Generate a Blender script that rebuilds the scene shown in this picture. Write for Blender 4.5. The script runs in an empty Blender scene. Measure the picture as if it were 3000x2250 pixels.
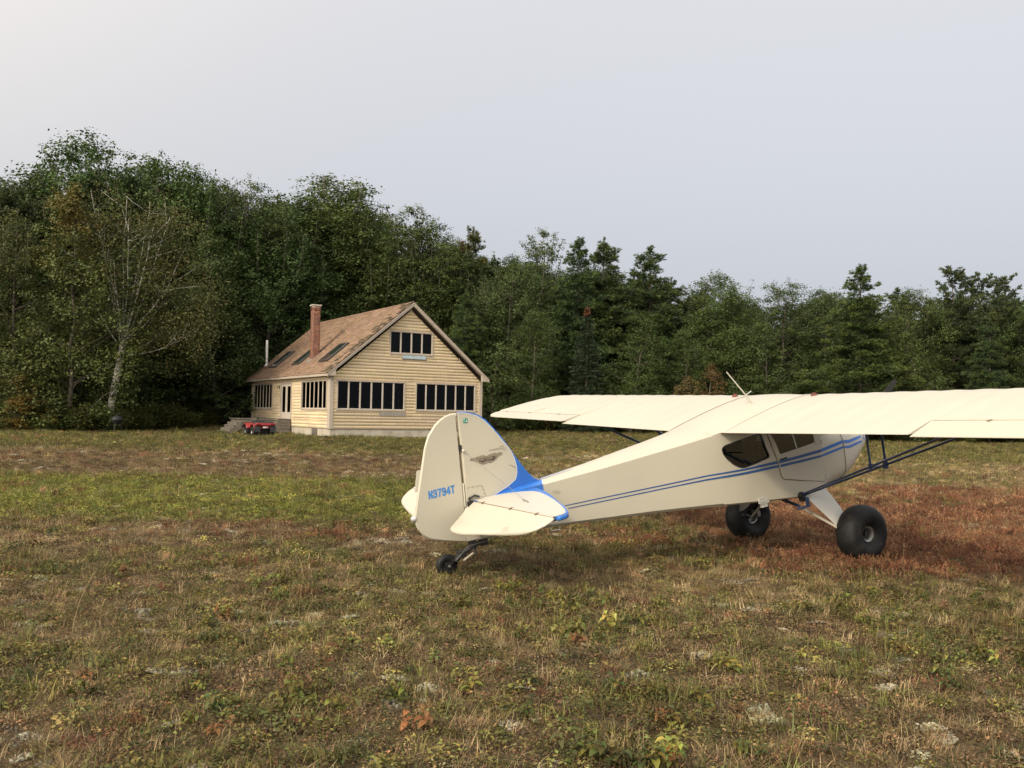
import bpy, math, random
import numpy as np
from mathutils import Vector, Matrix

R = math.radians
scene = bpy.context.scene
COL = scene.collection
random.seed(7)

# ---------------------------------------------------------------- camera
F, CAM_H = 2655.36, 1.6064
cam_data = bpy.data.cameras.new('camera')
cam_data.sensor_width = 36.0
cam_data.lens = F / 3000.0 * 36.0
cam_data.clip_start, cam_data.clip_end = 0.1, 3000
cam = bpy.data.objects.new('camera', cam_data)
COL.objects.link(cam)
cam.matrix_world = (Matrix.Translation((0, 0, CAM_H)) @ Matrix.Rotation(R(90 + 1.966), 4, 'X')
                    @ Matrix.Rotation(R(1.036), 4, 'Z'))
scene.camera = cam

# ---------------------------------------------------------------- world, sun, exposure
SUN_EL = R(33)
TO_SUN = Vector((-0.62 * math.cos(SUN_EL), -0.785 * math.cos(SUN_EL), math.sin(SUN_EL))).normalized()
world = bpy.data.worlds.new('World')
scene.world = world
world.use_nodes = True
wn, wl = world.node_tree.nodes, world.node_tree.links
wn.clear()


def N(nodes, typ, **kw):
    n = nodes.new(typ)
    for k, v in kw.items():
        if k == 'inp':
            for i, x in v.items():
                n.inputs[i].default_value = x
        else:
            setattr(n, k, v)
    return n


def sky():
    out = N(wn, 'ShaderNodeOutputWorld')
    bg = N(wn, 'ShaderNodeBackground', inp={'Strength': 0.1})
    nishita = N(wn, 'ShaderNodeTexSky', sky_type='NISHITA', sun_disc=False, sun_elevation=SUN_EL,
                sun_rotation=math.atan2(TO_SUN.x, TO_SUN.y), air_density=1.0, dust_density=6.0, ozone_density=1.0)
    hsv = N(wn, 'ShaderNodeHueSaturation', inp={'Saturation': 0.25, 'Value': 0.5})
    wl.new(nishita.outputs[0], hsv.inputs['Color'])
    tc = N(wn, 'ShaderNodeTexCoord')
    nrm = N(wn, 'ShaderNodeVectorMath', operation='NORMALIZE')
    wl.new(tc.outputs['Generated'], nrm.inputs[0])
    sep = N(wn, 'ShaderNodeSeparateXYZ')
    wl.new(nrm.outputs[0], sep.inputs[0])
    # smoke haze: pale near the horizon, brighter overhead
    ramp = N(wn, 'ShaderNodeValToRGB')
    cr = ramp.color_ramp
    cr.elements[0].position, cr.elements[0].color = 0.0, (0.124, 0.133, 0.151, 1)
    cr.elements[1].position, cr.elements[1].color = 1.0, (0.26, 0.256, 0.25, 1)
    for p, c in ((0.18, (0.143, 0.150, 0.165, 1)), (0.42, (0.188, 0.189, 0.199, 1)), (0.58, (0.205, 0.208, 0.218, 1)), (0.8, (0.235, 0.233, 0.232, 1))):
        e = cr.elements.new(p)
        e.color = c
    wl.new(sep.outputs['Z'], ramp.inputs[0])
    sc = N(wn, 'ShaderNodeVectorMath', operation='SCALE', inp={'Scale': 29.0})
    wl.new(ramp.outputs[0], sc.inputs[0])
    # broad warm glow of the veiled sun
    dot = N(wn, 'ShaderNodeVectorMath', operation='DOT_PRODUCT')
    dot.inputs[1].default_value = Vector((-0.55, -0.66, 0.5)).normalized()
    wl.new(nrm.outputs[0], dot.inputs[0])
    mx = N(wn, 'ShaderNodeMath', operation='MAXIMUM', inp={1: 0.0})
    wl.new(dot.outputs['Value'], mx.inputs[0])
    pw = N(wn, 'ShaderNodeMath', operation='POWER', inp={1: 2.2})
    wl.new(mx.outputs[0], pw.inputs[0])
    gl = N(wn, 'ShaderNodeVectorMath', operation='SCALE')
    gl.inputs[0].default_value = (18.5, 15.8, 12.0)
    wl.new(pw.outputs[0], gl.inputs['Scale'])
    # slight warm brightening of the hazy sky towards the left
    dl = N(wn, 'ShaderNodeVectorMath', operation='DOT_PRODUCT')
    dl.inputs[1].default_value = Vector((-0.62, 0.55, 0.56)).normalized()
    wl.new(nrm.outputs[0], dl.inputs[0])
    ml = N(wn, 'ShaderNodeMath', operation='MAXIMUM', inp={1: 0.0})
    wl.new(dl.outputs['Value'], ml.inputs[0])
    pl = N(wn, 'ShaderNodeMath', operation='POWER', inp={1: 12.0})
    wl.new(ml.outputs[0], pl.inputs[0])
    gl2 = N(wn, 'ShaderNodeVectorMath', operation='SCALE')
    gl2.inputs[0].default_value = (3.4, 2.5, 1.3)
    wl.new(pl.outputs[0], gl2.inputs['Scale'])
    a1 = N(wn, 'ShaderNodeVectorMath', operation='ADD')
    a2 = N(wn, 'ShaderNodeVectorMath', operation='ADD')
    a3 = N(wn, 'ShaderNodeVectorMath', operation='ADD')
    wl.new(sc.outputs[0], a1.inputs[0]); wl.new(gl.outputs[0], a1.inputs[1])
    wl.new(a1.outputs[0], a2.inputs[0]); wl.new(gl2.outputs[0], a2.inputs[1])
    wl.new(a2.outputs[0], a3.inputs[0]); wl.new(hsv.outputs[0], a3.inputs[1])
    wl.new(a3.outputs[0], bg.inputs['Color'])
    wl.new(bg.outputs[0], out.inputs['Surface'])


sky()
sun_data = bpy.data.lights.new('sun', 'SUN')
sun_data.energy, sun_data.angle, sun_data.color = 2.7, R(7), (1.0, 0.85, 0.64)
sun = bpy.data.objects.new('sun', sun_data)
COL.objects.link(sun)
sun.rotation_euler = TO_SUN.to_track_quat('Z', 'Y').to_euler()
vs = scene.view_settings
vs.view_transform, vs.look, vs.exposure, vs.gamma, vs.use_curve_mapping = 'Standard', 'None', 0.12, 1.0, False


# ---------------------------------------------------------------- materials
def new_mat(name):
    m = bpy.data.materials.new(name)
    m.use_nodes = True
    nt = m.node_tree
    return m, nt.nodes, nt.links, nt.nodes['Principled BSDF']


def mat(name, col, rough=0.6, metal=0.0, var=0.0, scale=3.0, bump=0.0, bscale=60.0, spec=0.5, dirt=None, dscale=1.5, dlo=0.55, dhi=0.75):
    m, n, l, p = new_mat(name)
    p.inputs['Roughness'].default_value = rough
    p.inputs['Metallic'].default_value = metal
    p.inputs['Specular IOR Level'].default_value = spec
    p.inputs['Base Color'].default_value = (*col, 1)
    tc = N(n, 'ShaderNodeTexCoord')
    cur = None
    if var > 0:
        nz = N(n, 'ShaderNodeTexNoise', inp={'Scale': scale, 'Detail': 5.0})
        l.new(tc.outputs['Object'], nz.inputs['Vector'])
        mr = N(n, 'ShaderNodeMapRange', inp={1: 0.3, 2: 0.7, 3: 1 - var, 4: 1 + var})
        l.new(nz.outputs['Fac'], mr.inputs[0])
        mu = N(n, 'ShaderNodeVectorMath', operation='SCALE')
        mu.inputs[0].default_value = col
        l.new(mr.outputs[0], mu.inputs['Scale'])
        cur = mu.outputs[0]
    if dirt:
        nz = N(n, 'ShaderNodeTexNoise', inp={'Scale': dscale, 'Detail': 8.0, 'Roughness': 0.65})
        l.new(tc.outputs['Object'], nz.inputs['Vector'])
        mr = N(n, 'ShaderNodeMapRange', inp={1: dlo, 2: dhi})
        l.new(nz.outputs['Fac'], mr.inputs[0])
        mx = N(n, 'ShaderNodeMix', data_type='RGBA')
        if cur is None:
            mx.inputs[6].default_value = (*col, 1)
        else:
            l.new(cur, mx.inputs[6])
        mx.inputs[7].default_value = (*dirt, 1)
        l.new(mr.outputs[0], mx.inputs[0])
        cur = mx.outputs[2]
    if cur is not None:
        l.new(cur, p.inputs['Base Color'])
    if bump > 0:
        nz = N(n, 'ShaderNodeTexNoise', inp={'Scale': bscale, 'Detail': 4.0})
        l.new(tc.outputs['Object'], nz.inputs['Vector'])
        b = N(n, 'ShaderNodeBump', inp={'Strength': bump, 'Distance': 0.02})
        l.new(nz.outputs['Fac'], b.inputs['Height'])
        l.new(b.outputs[0], p.inputs['Normal'])
    return m


def tint_mat(name, rough=0.75, transl=0.25, instancer=False, objcol=False):
    """leaf or grass material: colour comes from the mesh, the instance or the object"""
    m, n, l, p = new_mat(name)
    at = N(n, 'ShaderNodeAttribute', attribute_name='tint')
    cur = at.outputs['Color']
    if instancer:
        ai = N(n, 'ShaderNodeAttribute', attribute_name='itint', attribute_type='INSTANCER')
        mu = N(n, 'ShaderNodeVectorMath', operation='MULTIPLY')
        l.new(cur, mu.inputs[0]); l.new(ai.outputs['Color'], mu.inputs[1])
        cur = mu.outputs[0]
    if objcol:
        oi = N(n, 'ShaderNodeObjectInfo')
        mu = N(n, 'ShaderNodeVectorMath', operation='MULTIPLY')
        l.new(cur, mu.inputs[0]); l.new(oi.outputs['Color'], mu.inputs[1])
        cur = mu.outputs[0]
    l.new(cur, p.inputs['Base Color'])
    p.inputs['Roughness'].default_value = rough
    p.inputs['Specular IOR Level'].default_value = 0.25
    if transl > 0:
        tr = N(n, 'ShaderNodeBsdfTranslucent')
        l.new(cur, tr.inputs['Color'])
        mx = N(n, 'ShaderNodeMixShader', inp={0: transl})
        l.new(p.outputs[0], mx.inputs[1]); l.new(tr.outputs[0], mx.inputs[2])
        l.new(mx.outputs[0], n['Material Output'].inputs['Surface'])
    return m


def glass_mat(name, tint=(0.5, 0.55, 0.55), refl=0.08):
    m, n, l, p = new_mat(name)
    n.remove(p)
    tr = N(n, 'ShaderNodeBsdfTransparent', inp={'Color': (*tint, 1)})
    gl = N(n, 'ShaderNodeBsdfGlossy', inp={'Color': (1, 1, 1, 1), 'Roughness': 0.03})
    fr = N(n, 'ShaderNodeFresnel', inp={'IOR': 1.45})
    mx = N(n, 'ShaderNodeMixShader')
    mm = N(n, 'ShaderNodeMath', operation='MULTIPLY', inp={1: refl / 0.04})
    l.new(fr.outputs[0], mm.inputs[0])
    l.new(mm.outputs[0], mx.inputs[0])
    l.new(tr.outputs[0], mx.inputs[1]); l.new(gl.outputs[0], mx.inputs[2])
    l.new(mx.outputs[0], n['Material Output'].inputs['Surface'])
    return m


M = {}
M['cream'] = mat('cream_paint', (0.468, 0.437, 0.352), 0.38, var=0.035, scale=1.3, bump=0.03, bscale=5, dirt=(0.41, 0.375, 0.295), dscale=2.2, dlo=0.7, dhi=1.0)
M['cream_hi'] = mat('cream_trim', (0.505, 0.476, 0.405), 0.4)
M['blue'] = mat('blue_paint', (0.03, 0.14, 0.47), 0.35, var=0.08, scale=2)
M['stripe'] = mat('stripe_blue', (0.028, 0.085, 0.25), 0.4, var=0.1, scale=4)
M['navy'] = mat('dark_blue_paint', (0.036, 0.062, 0.135), 0.2, var=0.12, scale=8)
M['white'] = mat('white_pinstripe', (0.57, 0.585, 0.60), 0.4)
M['gearwhite'] = mat('gear_white_paint', (0.50, 0.49, 0.45), 0.4, var=0.04, scale=4, dirt=(0.42, 0.34, 0.22), dscale=5, dlo=0.62, dhi=0.85)
M['rubber'] = mat('black_rubber', (0.010, 0.010, 0.0105), 0.6, spec=0.3, var=0.25, scale=9, bump=0.05, bscale=80, dirt=(0.040, 0.034, 0.027), dscale=7, dlo=0.52, dhi=0.78)
M['black'] = mat('black_steel', (0.02, 0.02, 0.02), 0.45, var=0.3, scale=20, dirt=(0.09, 0.08, 0.07), dscale=14, dlo=0.6, dhi=0.75)
M['metal'] = mat('bare_metal', (0.30, 0.295, 0.28), 0.4, metal=0.7, var=0.2, scale=30)
M['gap'] = mat('dark_gap_brown', (0.17, 0.13, 0.08), 0.8, var=0.3, scale=30)  # dark brown of the seams, hinge gaps and screw heads
M['red_lamp'] = mat('red_fuel_cap', (0.15, 0.045, 0.035), 0.5, var=0.1)
M['emblem'] = mat('emblem_bronze', (0.235, 0.195, 0.14), 0.5, var=0.08, scale=20)
M['emblem_edge'] = mat('emblem_edge', (0.10, 0.075, 0.05), 0.5)
M['ink'] = mat('black_ink', (0.012, 0.01, 0.009), 0.5)
M['sky_blue'] = mat('registration_blue', (0.045, 0.20, 0.52), 0.4)
M['sticker'] = mat('green_sticker', (0.03, 0.22, 0.17), 0.5)
M['sticker_pale'] = mat('pale_sticker', (0.45, 0.62, 0.55), 0.5)
M['patch'] = mat('faded_patch', (0.385, 0.355, 0.275), 0.55)
M['cabin'] = mat('cabin_trim', (0.075, 0.075, 0.075), 0.85, var=0.2)
M['seat'] = mat('seat_cloth', (0.10, 0.10, 0.11), 0.9, var=0.2, scale=20)
M['prop'] = mat('propeller_dark', (0.018, 0.018, 0.018), 0.6, spec=0.2)
M['plexi'] = glass_mat('cabin_plexiglass', (0.55, 0.56, 0.55), 0.08)
M['lampglass'] = mat('clear_lamp', (0.55, 0.55, 0.55), 0.15, metal=0.3)


# ---------------------------------------------------------------- mesh building
class MB:
    def __init__(self):
        self.v, self.f, self.mi, self.mats = [], [], [], []
        self.cur = 0

    def use(self, m):
        if m not in self.mats:
            self.mats.append(m)
        self.cur = self.mats.index(m)
        return self

    def add(self, verts, faces):
        o = len(self.v)
        self.v += [tuple(p) for p in verts]
        self.f += [tuple(i + o for i in f) for f in faces]
        self.mi += [self.cur] * len(faces)
        return self

    def box(self, a, b, mtx=None):
        (x0, y0, z0), (x1, y1, z1) = a, b
        vs_ = [(x0, y0, z0), (x1, y0, z0), (x1, y1, z0), (x0, y1, z0), (x0, y0, z1), (x1, y0, z1), (x1, y1, z1), (x0, y1, z1)]
        if mtx is not None:
            vs_ = [mtx @ Vector(p) for p in vs_]
        return self.add(vs_, [(0, 3, 2, 1), (4, 5, 6, 7), (0, 1, 5, 4), (1, 2, 6, 5), (2, 3, 7, 6), (3, 0, 4, 7)])

    def loft(self, rings, close=True, cap0=True, cap1=True):
        n = len(rings[0])
        vs_ = [p for r in rings for p in r]
        fs = []
        for i in range(len(rings) - 1):
            for j in range(n if close else n - 1):
                k = (j + 1) % n
                fs.append((i * n + j, i * n + k, (i + 1) * n + k, (i + 1) * n + j))
        if cap0:
            fs.append(tuple(reversed(range(n))))
        if cap1:
            fs.append(tuple((len(rings) - 1) * n + j for j in range(n)))
        return self.add(vs_, fs)

    def tube(self, pts, r, seg=8, flat=None, up=None):
        """round (or streamlined, flat=(rx, ry)) tube along points"""
        pts = [Vector(p) for p in pts]
        rad = r if isinstance(r, (list, tuple)) else [r] * len(pts)
        rings = []
        prev = Vector(up) if up else None
        for i, p in enumerate(pts):
            d = (pts[min(i + 1, len(pts) - 1)] - pts[max(i - 1, 0)]).normalized()
            if prev is None:
                prev = Vector((0, 0, 1)) if abs(d.z) < 0.9 else Vector((1, 0, 0))
            u = (prev - d * prev.dot(d)).normalized()
            w = d.cross(u)
            prev = u
            fx, fy = flat if flat else (1, 1)
            rings.append([p + u * (math.cos(2 * math.pi * k / seg) * rad[i] * fx) + w * (math.sin(2 * math.pi * k / seg) * rad[i] * fy) for k in range(seg)])
        return self.loft(rings)

    def prism(self, outline, axis, a, b):
        """outline of 2-D points extruded from a to b along an axis"""
        def P(p, t):
            return {'x': (t, p[0], p[1]), 'y': (p[0], t, p[1]), 'z': (p[0], p[1], t)}[axis]
        n = len(outline)
        vs_ = [P(p, a) for p in outline] + [P(p, b) for p in outline]
        fs = [tuple(range(n)), tuple(reversed(range(n, 2 * n)))]
        fs += [(j, n + j, n + (j + 1) % n, (j + 1) % n) for j in range(n)]
        return self.add(vs_, fs)

    def lathe(self, prof, c, axis='y', seg=40):
        """profile of (radius, offset along the axis) turned about an axis through c"""
        rings = []
        for k in range(seg):
            a = 2 * math.pi * k / seg
            ring = []
            for r, t in prof:
                ca, sa = r * math.cos(a), r * math.sin(a)
                ring.append({'y': (c[0] + ca, c[1] + t, c[2] + sa), 'x': (c[0] + t, c[1] + ca, c[2] + sa), 'z': (c[0] + ca, c[1] + sa, c[2] + t)}[axis])
            rings.append(ring)
        n = len(prof)
        vs_ = [p for r in rings for p in r]
        fs = [(i * n + j, i * n + j + 1, ((i + 1) % seg) * n + j + 1, ((i + 1) % seg) * n + j) for i in range(seg) for j in range(n - 1)]
        return self.add(vs_, fs)

    def build(self, name, material=None, parent=None, smooth=True, angle=32, bevel=0.0):
        me = bpy.data.meshes.new(name)
        me.from_pydata(self.v, [], self.f)
        mats = self.mats or [material]
        for m in mats:
            me.materials.append(m)
        if len(mats) > 1:
            me.polygons.foreach_set('material_index', self.mi)
        me.validate()
        import bmesh
        bm = bmesh.new()
        bm.from_mesh(me)
        bmesh.ops.recalc_face_normals(bm, faces=bm.faces)
        bm.to_mesh(me)
        bm.free()
        if smooth:
            me.shade_smooth()
            me.set_sharp_from_angle(angle=R(angle))
        o = bpy.data.objects.new(name, me)
        COL.objects.link(o)
        if parent:
            o.parent = parent
        if bevel > 0:
            b = o.modifiers.new('bevel', 'BEVEL')
            b.width, b.segments, b.limit_method = bevel, 2, 'ANGLE'
        return o


def tag(o, label=None, cat=None, group=None, kind=None):
    for k, v in (('label', label), ('category', cat), ('group', group), ('kind', kind)):
        if v:
            o[k] = v
    return o


def empty(name, loc, rot=(0, 0, 0)):
    o = bpy.data.objects.new(name, None)
    o.empty_display_size = 0.3
    o.location, o.rotation_euler = loc, rot
    COL.objects.link(o)
    return o


def holed_panel(mb, outer, holes, place):
    """flat panel with openings; place maps (a, b) to 3-D"""
    import bmesh
    bm = bmesh.new()
    edges = []
    for loop in [outer] + holes:
        vv = [bm.verts.new((p[0], p[1], 0)) for p in loop]
        edges += [bm.edges.new((vv[i], vv[(i + 1) % len(vv)])) for i in range(len(vv))]
    bmesh.ops.triangle_fill(bm, edges=edges, use_beauty=True, normal=(0, 0, 1))
    bm.verts.index_update()
    vs_ = [place(v.co.x, v.co.y) for v in bm.verts]
    fs = [tuple(v.index for v in f.verts) for f in bm.faces]
    bm.free()
    mb.add(vs_, fs)


# ---------------------------------------------------------------- noise and terrain (numpy)
rng = np.random.default_rng(11)
_perm = rng.random((256, 256))


def vnoise(x, y):
    xi, yi = np.floor(x).astype(int), np.floor(y).astype(int)
    fx, fy = x - xi, y - yi
    fx, fy = fx * fx * (3 - 2 * fx), fy * fy * (3 - 2 * fy)
    g = lambda a, b: _perm[a & 255, b & 255]
    return (g(xi, yi) * (1 - fx) + g(xi + 1, yi) * fx) * (1 - fy) + (g(xi, yi + 1) * (1 - fx) + g(xi + 1, yi + 1) * fx) * fy


def fbm(x, y, s, octv=4, ox=0.0):
    x, y = np.asarray(x, float) / s + 37.1 + ox, np.asarray(y, float) / s + 11.7 - ox * 1.7
    a, t, w = 0, 0, 1.0
    for _ in range(octv):
        a = a + w * vnoise(x, y)
        t += w
        w *= 0.55
        x, y = x * 2.03 + 5.2, y * 2.03 + 1.3
    return a / t


def sstep(a, b, x):
    t = np.clip((x - a) / (b - a), 0, 1)
    return t * t * (3 - 2 * t)


def bump1(x, c, w):
    return np.exp(-((x - c) / w) ** 2)


def ground_z(x, y):
    x, y = np.asarray(x, float), np.asarray(y, float)
    d = np.hypot(x, y)
    rise = sstep(20, 44, y) * (0.24 - 0.08 * sstep(2, 28, x))
    h = rise + sstep(46, 62, y) * (0.26 - 0.16 * sstep(5, 25, x)) + 0.04 * bump1(y, 42.5, 4) * sstep(2, -6, x)
    h = h + sstep(70, 130, y) * 1.5
    amp = 0.02 + 0.10 * sstep(14, 40, d)
    h = h + (fbm(x, y, 2.6, 4) - 0.5) * amp + (fbm(x, y, 0.5, 3, 9.0) - 0.5) * 0.035
    near_plane = np.exp(-(((x - 2.0) / 4.5) ** 2 + ((y - 10.3) / 3.0) ** 2))
    return h * (1 - 0.75 * near_plane)


def zones(x, y):
    """cover weights: green herb, straw grass, brown herb, red sorrel, pale lichen"""
    x, y = np.asarray(x, float), np.asarray(y, float)
    n1, n2, n3 = fbm(x, y * 1.5, 3.2, 4, 1.0), fbm(x, y, 1.1, 4, 4.0), fbm(x, y * 2.2, 6.0, 4, 7.0)
    wob = (fbm(x, y, 5.0, 3, 2.0) - 0.5)
    yy = y + wob * 0.16 * y
    g = 0.27 + 1.6 * (n2 - 0.45) + 0.9 * (n1 - 0.5)
    s = 0.52 + 1.7 * (n1 - 0.5) - 0.6 * (n2 - 0.5)
    b = 0.60 + 0.8 * (0.5 - n2) + 1.0 * (0.5 - n3)
    r = 0.012 + 0.0 * x
    li = 0.012 + 3.6 * np.clip(fbm(x, y * 1.4, 0.8, 4, 12.0) - 0.62, 0, 1) + 0 * x
    left = sstep(1.5, -1.5, x)
    right = sstep(1.0, 4.5, x)
    # bright green band left of the tail
    band = sstep(12.2, 14.2, yy) * (1 - sstep(18.5, 22.5, yy)) * sstep(0.3, -2.2, x)
    g = g + 2.6 * band; b = b * (1 - 0.85 * band); s = s * (1 - 0.8 * band)
    # brown band further out
    br = sstep(20.5, 23, yy) * (1 - sstep(29, 33, yy)) * sstep(2.0, -2.0, x)
    b = b + 2.2 * br; g = g * (1 - 0.88 * br); s = s * (1 - 0.25 * br); li = li + 0.45 * br * sstep(0.55, 0.72, fbm(x, y * 2.5, 2.0, 3, 21.0))
    # olive rough below the house
    ol = sstep(30, 35, yy) * (1 - right * 0.3)
    g = g + 0.9 * ol; b = b * (1 - 0.45 * ol); s = s * (1 - 0.5 * ol)
    # red strip behind the tail, and the red sorrel on the right
    rs = bump1(yy, 12.2, 0.6) * sstep(-4.6, -3.2, x) * sstep(3.0, 0.5, x)
    r = r + 0.8 * rs * sstep(0.35, 0.6, n1 + 0.1)
    rr = sstep(8.6, 10.4, yy) * (1 - sstep(19, 23, yy)) * sstep(2.2, 3.8, x)
    rr = rr * (0.25 + 0.75 * sstep(0.40, 0.58, n3 + 0.08)) * (0.45 + 0.55 * sstep(0.36, 0.55, n2 + 0.04))
    r = r + 1.35 * rr; g = g * (1 - 0.85 * rr); s = s * (1 - 0.55 * rr); b = b * (1 - 0.4 * rr)
    st = bump1(yy, 14.2, 1.1) * sstep(5.0, 7.5, x)
    s = s + 2.6 * st; li = li + 0.5 * st; r = r * (1 - 0.6 * st)
    # straw bands beyond
    sb = sstep(19, 23, yy) * (1 - sstep(33, 37, yy)) * sstep(-1, 2, x)
    s = s + 1.15 * sb * (0.4 + n3); b = b * (1 - 0.3 * sb)
    fg = 1 - sstep(6.5, 10, y)
    g = g + 0.16 * fg; li = li + 0.02 * fg
    # tan sweep in front of the main wheels
    tn = bump1(yy, 8.6, 0.8) * sstep(0.5, 2.5, x)
    s = s + 0.9 * tn
    W = np.stack([g, s, b, r, li], -1)
    W = np.clip(W, 0.015, None)
    return W / W.sum(-1, keepdims=True)


def np_mesh(name, verts, faces, mats, tint=None, smooth=False):
    """mesh from arrays of equal-sized faces (n x 3 or n x 4)"""
    me = bpy.data.meshes.new(name)
    verts, faces = np.asarray(verts, np.float32), np.asarray(faces, np.int32)
    k = faces.shape[1]
    me.vertices.add(len(verts)); me.vertices.foreach_set('co', verts.ravel())
    me.loops.add(faces.size); me.loops.foreach_set('vertex_index', faces.ravel())
    me.polygons.add(len(faces))
    me.polygons.foreach_set('loop_start', np.arange(0, faces.size, k, dtype=np.int32))
    me.polygons.foreach_set('loop_total', np.full(len(faces), k, np.int32))
    me.update(calc_edges=True)
    if tint is not None:
        a = me.attributes.new('tint', 'FLOAT_COLOR', 'POINT')
        t = np.ones((len(verts), 4), np.float32)
        t[:, :3] = tint
        a.data.foreach_set('color', t.ravel())
    for m in mats:
        me.materials.append(m)
    if smooth:
        me.shade_smooth()
    return me


SOIL = {'g': (0.10, 0.10, 0.038), 's': (0.23, 0.17, 0.085), 'b': (0.115, 0.078, 0.05), 'r': (0.13, 0.07, 0.045), 'l': (0.27, 0.235, 0.17)}


def build_ground():
    m, n, l, p = new_mat('meadow_soil')
    at = N(n, 'ShaderNodeAttribute', attribute_name='tint')
    tc = N(n, 'ShaderNodeTexCoord')
    nz = N(n, 'ShaderNodeTexNoise', inp={'Scale': 22.0, 'Detail': 8.0, 'Roughness': 0.7})
    l.new(tc.outputs['Object'], nz.inputs['Vector'])
    mr = N(n, 'ShaderNodeMapRange', inp={1: 0.3, 2: 0.7, 3: 0.45, 4: 1.45})
    l.new(nz.outputs['Fac'], mr.inputs[0])
    mu = N(n, 'ShaderNodeVectorMath', operation='SCALE')
    l.new(at.outputs['Color'], mu.inputs[0]); l.new(mr.outputs[0], mu.inputs['Scale'])
    l.new(mu.outputs[0], p.inputs['Base Color'])
    p.inputs['Roughness'].default_value = 0.95
    p.inputs['Specular IOR Level'].default_value = 0.1
    b = N(n, 'ShaderNodeBump', inp={'Strength': 0.9, 'Distance': 0.06})
    l.new(nz.outputs['Fac'], b.inputs['Height']); l.new(b.outputs[0], p.inputs['Normal'])
    # one sheet: fine near the camera, coarse towards the horizon
    ys = np.concatenate([np.linspace(-60, 0, 13)[:-1], np.arange(0, 26, 0.16), np.arange(26, 70, 0.4), np.linspace(70, 1200, 30)])
    xs = np.concatenate([np.linspace(-900, -60, 14)[:-1], np.arange(-60, -14, 0.6), np.arange(-14, 16, 0.16), np.arange(16, 60, 0.6), np.linspace(60, 900, 14)])
    X, Y = np.meshgrid(xs, ys)
    Z = ground_z(X, Y)
    nx, ny = len(xs), len(ys)
    idx = np.arange(nx * ny).reshape(ny, nx)
    fc = np.stack([idx[:-1, :-1], idx[:-1, 1:], idx[1:, 1:], idx[1:, :-1]], -1).reshape(-1, 4)
    W = zones(X.ravel(), Y.ravel())
    C = W @ np.array([SOIL[k] for k in 'gsbrl'])
    me = np_mesh('ground', np.stack([X, Y, Z], -1).reshape(-1, 3), fc, [m], C, smooth=True)
    o = bpy.data.objects.new('ground', me)
    COL.objects.link(o)
    tag(o, kind='structure')


build_ground()
# ================================================================ the house
HX, HY, HZ, HYAW = -9.4086, 47.0283, 0.7272, 0.555
HW, HL, EO, SLOPE, EZT = 9.0176, 14.3155, 0.3086, 0.8413, 2.884
M['siding'] = None


def siding_mat():
    m, n, l, p = new_mat('painted_siding')
    at = N(n, 'ShaderNodeAttribute', attribute_name='tint')
    tc = N(n, 'ShaderNodeTexCoord')
    mp = N(n, 'ShaderNodeMapping', inp={'Scale': (9, 9, 0.6)})
    l.new(tc.outputs['Object'], mp.inputs[0])
    nz = N(n, 'ShaderNodeTexNoise', inp={'Scale': 2.0, 'Detail': 6.0, 'Roughness': 0.65})
    l.new(mp.outputs[0], nz.inputs['Vector'])
    mr = N(n, 'ShaderNodeMapRange', inp={1: 0.25, 2: 0.75, 3: 0.90, 4: 1.10})
    l.new(nz.outputs['Fac'], mr.inputs[0])
    mu = N(n, 'ShaderNodeVectorMath', operation='SCALE')
    l.new(at.outputs['Color'], mu.inputs[0]); l.new(mr.outputs[0], mu.inputs['Scale'])
    l.new(mu.outputs[0], p.inputs['Base Color'])
    p.inputs['Roughness'].default_value = 0.7
    b = N(n, 'ShaderNodeBump', inp={'Strength': 0.25, 'Distance': 0.006})
    l.new(nz.outputs['Fac'], b.inputs['Height']); l.new(b.outputs[0], p.inputs['Normal'])
    return m


M['siding'] = siding_mat()
M['trim'] = mat('taupe_trim', (0.40, 0.345, 0.285), 0.6, var=0.06, scale=3, dirt=(0.28, 0.235, 0.19), dscale=4, dlo=0.55, dhi=0.85)
M['sash'] = mat('pale_sash', (0.45, 0.40, 0.34), 0.55, var=0.05)
M['concrete'] = mat('foundation_concrete', (0.40, 0.365, 0.30), 0.9, var=0.1, scale=2, dirt=(0.24, 0.20, 0.14), dscale=1.6, dlo=0.5, dhi=0.8)
M['shingle'] = siding_mat(); M['shingle'].name = 'roof_shingle'
M['mortar'] = mat('mortar', (0.42, 0.37, 0.31), 0.95)
M['brick'] = mat('red_brick', (0.21, 0.075, 0.042), 0.85, var=0.35, scale=6, bump=0.2)
M['capstone'] = mat('chimney_cap_stone', (0.44, 0.40, 0.32), 0.9)
M['skyframe'] = mat('skylight_frame', (0.035, 0.035, 0.032), 0.4)
M['flash'] = mat('grey_flashing', (0.42, 0.44, 0.46), 0.35, metal=0.5)
M['pvc'] = mat('white_pipe', (0.75, 0.74, 0.72), 0.5)
M['houseglass'] = glass_mat('window_glass', (0.34, 0.35, 0.34), 0.016)
M['skyglass'] = mat('skylight_glass', (0.02, 0.026, 0.022), 0.06)
M['room'] = mat('room_wall', (0.10, 0.08, 0.06), 0.9)
M['boards'] = mat('weathered_boards', (0.135, 0.118, 0.098), 0.85, var=0.3, scale=5, bump=0.3, bscale=25, dirt=(0.10, 0.085, 0.065), dscale=3)
M['greypanel'] = mat('bare_grey_panel', (0.26, 0.24, 0.215), 0.8, var=0.15, scale=8)
M['bluepanel'] = mat('pale_blue_panel', (0.36, 0.45, 0.50), 0.6, var=0.15, scale=6)

house = empty('cottage', (HX, HY, HZ), (0, 0, HYAW))
tag(house, 'cream shingled cottage with brown gable roof and rows of tall dark windows', 'house')


def roof_z(x):
    return EZT + SLOPE * (min(x, HW - x) + EO)


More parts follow.
